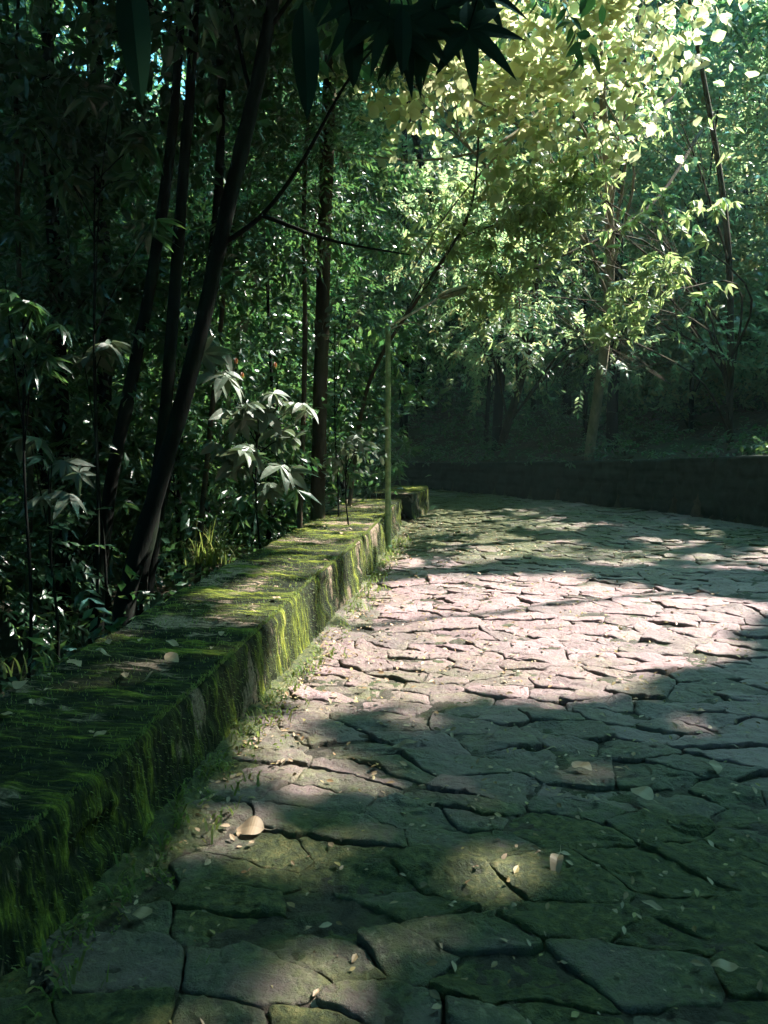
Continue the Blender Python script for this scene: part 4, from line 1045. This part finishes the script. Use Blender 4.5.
# fallen leaves that can be told one by one
def fallen():
    protos = []
    for k, (L, W, f, d, s) in enumerate([(.12, .08, .12, .1, 'oval'), (.13, .05, .4, -.15, 'oval'), (.10, .08, .1, .15, 'oval'), (.12, .045, .5, .25, 'lance')]):
        V, T, Q = leaf_tpl(L, W, 10, f, d, s); V = V-V.mean(0)
        V[:, 2] += .006*np.sin(V[:, 0]*70+k)
        stalk = MB().add(V, [T, Q]); tube(stalk, [V[0], V[0]+[-.02, .003, 0], V[0]+[-.04, 0, .006]], [.0015, .0012, .001], 5, n=5)
        protos.append(stalk)
    base = []
    for k, p in enumerate(protos):
        me_ = p.build('fallen_leaf', M['leaf_dry'], None, False); base.append(me_.data); bpy.data.objects.remove(me_)
    def put(x, y, z, k, sc, lab, grp):
        o = bpy.data.objects.new('fallen_leaf', base[k]); COL.objects.link(o)
        o.location = (x, y, z); o.rotation_euler = (rng.normal(0, .15), rng.normal(0, .15), rng.uniform(0, 6.28)); o.scale = (sc, sc, sc)
        tag(o, lab, 'fallen leaf', grp)
    G1, G2 = 'leaves fallen on the stone road', 'leaves fallen on the wall top'
    named = [(405, 745, 1, 1.0, 'pale curled leaf standing up on the stones near the middle of the sunlit edge'), (582, 767, 0, .9, 'pale oval leaf on dark stone, below the sunlit patch'),
             (556, 868, 3, 1.0, 'pinkish folded leaf on the dark stones at lower middle'), (642, 794, 2, 1.0, 'pale rounded leaf right of the pale oval one'),
             (724, 968, 0, .6, 'dark round leaf in the lower right corner'), (250, 829, 2, 1.1, 'big yellowish leaf beside the mossy foot of the wall'),
             (142, 915, 0, .6, 'dull yellow leaf at the shaded foot of the near wall'), (652, 907, 1, .5, 'small yellow leaf on the dark stones at lower right'),
             (550, 750, 3, .6, 'small pale curled leaf at the lower edge of the sunlit patch'), (716, 768, 0, .7, 'pale round leaf near the right edge of the road')]
    for px, py, k, sc, lab in named:
        p = gnd(px, py, .02); put(p[0], p[1], .028, k, sc, lab, None)
    for i in range(120):
        px, py = rng.uniform(230, 768), 560+rng.random()**1.7*440
        p = gnd(px, py, .02)
        if p[0] < xw(np.array(p[1]))+.08: continue
        put(p[0], p[1], .024, int(rng.integers(0, 4)), rng.uniform(.2, .42)*(1 if py < 800 else .6), 'small dry leaf fallen on the stone road', G1)
    for px, py, k, sc, lab in [(172, 658, 0, .8, 'brightest pinkish leaf on the wall top'), (172, 643, 1, .8, 'thin leaf just beyond the brightest leaf on the wall top'), (75, 663, 0, .8, 'pale leaf on the back edge of the wall top'),
                              (150, 676, 3, .8, 'right one of two long brown leaves on the shaded wall top'), (125, 675, 1, .8, 'left one of two long brown leaves on the shaded wall top'), (103, 653, 3, .8, 'narrow leaf near the back of the wall top'),
                              (20, 684, 2, .85, 'large yellowish leaf at the left edge of the wall top'), (140, 640, 1, .6, 'small tan leaf far back on the wall top')]:
        p = gnd(px, py, .40); p = gnd(px, py, .43*float(HF(p[1]))+.02); put(p[0], p[1], .43*float(HF(p[1]))+.022, k, sc, lab, None)
    for i in range(45):
        y = rng.uniform(2.2, 10.4); x = float(xw(np.array(y)))-.1-.72*rng.random(); put(x, y, .43*float(HF(y))+.02, int(rng.integers(0, 4)), rng.uniform(.2, .5), 'small dry leaf on the mossy wall top', G2)
fallen()

# ================================================================== LIGHT, CAMERA
w = bpy.data.worlds.new('World'); scene.world = w; w.use_nodes = True
nt = w.node_tree; nt.nodes.clear()
sky = nt.nodes.new('ShaderNodeTexSky'); sky.sky_type = 'NISHITA'; sky.sun_disc = False
sky.sun_elevation = SUN_EL; sky.sun_rotation = SUN_AZ; sky.air_density = 1.0; sky.dust_density = 2.5
tint = mix(nt, 1.0, sky.outputs[0], (.37, .96, .95), 'MULTIPLY')
bg = nt.nodes.new('ShaderNodeBackground'); bg.inputs[1].default_value = .15
wo = nt.nodes.new('ShaderNodeOutputWorld'); nt.links.new(tint, bg.inputs[0]); nt.links.new(bg.outputs[0], wo.inputs[0])

ld = bpy.data.lights.new('sun', 'SUN'); ld.energy = 3.6; ld.angle = R(.6); ld.color = (1.0, .91, .84)
lo = bpy.data.objects.new('sun', ld); COL.objects.link(lo)
from mathutils import Vector
lo.rotation_euler = Vector(tuple(-S)).to_track_quat('-Z', 'Y').to_euler(); lo.location = (5, 5, 20)

cd = bpy.data.cameras.new('camera'); cam = bpy.data.objects.new('camera', cd); COL.objects.link(cam)
cd.sensor_fit = 'VERTICAL'; cd.sensor_height = 36; cd.lens = F/1024*36; cd.clip_start = .05; cd.clip_end = 500
cam.location = (0, 0, CAMZ); cam.rotation_euler = (math.pi/2-PITCH, 0, 0)
scene.camera = cam
hm = bpy.data.materials.new('haze'); hm.use_nodes = True; hn = hm.node_tree; hn.nodes.clear()  # faint teal haze, added so scattered light lifts the darkest shades
pv = hn.nodes.new('ShaderNodeVolumePrincipled'); pv.inputs['Color'].default_value = (.62, .95, .92, 1); pv.inputs['Density'].default_value = .0009
hn.links.new(pv.outputs[0], hn.nodes.new('ShaderNodeOutputMaterial').inputs['Volume'])
X0, X1, Y0, Y1, Z0, Z1 = -95., 96., -64., 114., min(v.co.z for v in bpy.data.objects['ground'].data.vertices)-1., 0.
for o_ in COL.objects:
    if o_.type == 'MESH': Z1 = max(Z1, max(c[2] for c in o_.bound_box)+(o_.parent.location.z if o_.parent else o_.location.z)+.5)
o = mesh_obj('haze', [(x, y, z) for x in (X0, X1) for y in (Y0, Y1) for z in (Z0, Z1)], np.array([(0, 1, 3, 2), (4, 6, 7, 5), (0, 4, 5, 1), (2, 3, 7, 6), (0, 2, 6, 4), (1, 5, 7, 3)]), hm)
tag(o, 'thin teal haze added to lift the dark shades', 'haze', kind='stuff')
cd.dof.use_dof = True; cd.dof.focus_distance = 5.5; cd.dof.aperture_fstop = 8

vs = scene.view_settings; vs.view_transform = 'Standard'; vs.look = 'None'; vs.gamma = 1; vs.exposure = 2.55
scene.render.engine = 'CYCLES'; cy = scene.cycles
cy.max_bounces = 8; cy.diffuse_bounces = 6; cy.glossy_bounces = 2; cy.transmission_bounces = 6; cy.transparent_max_bounces = 4
cy.caustics_reflective = False; cy.caustics_refractive = False; cy.sample_clamp_indirect = 4
cy.use_denoising = True
try: cy.denoiser = 'OPENIMAGEDENOISE'
except Exception: pass
cy.use_adaptive_sampling = True; cy.adaptive_threshold = .015
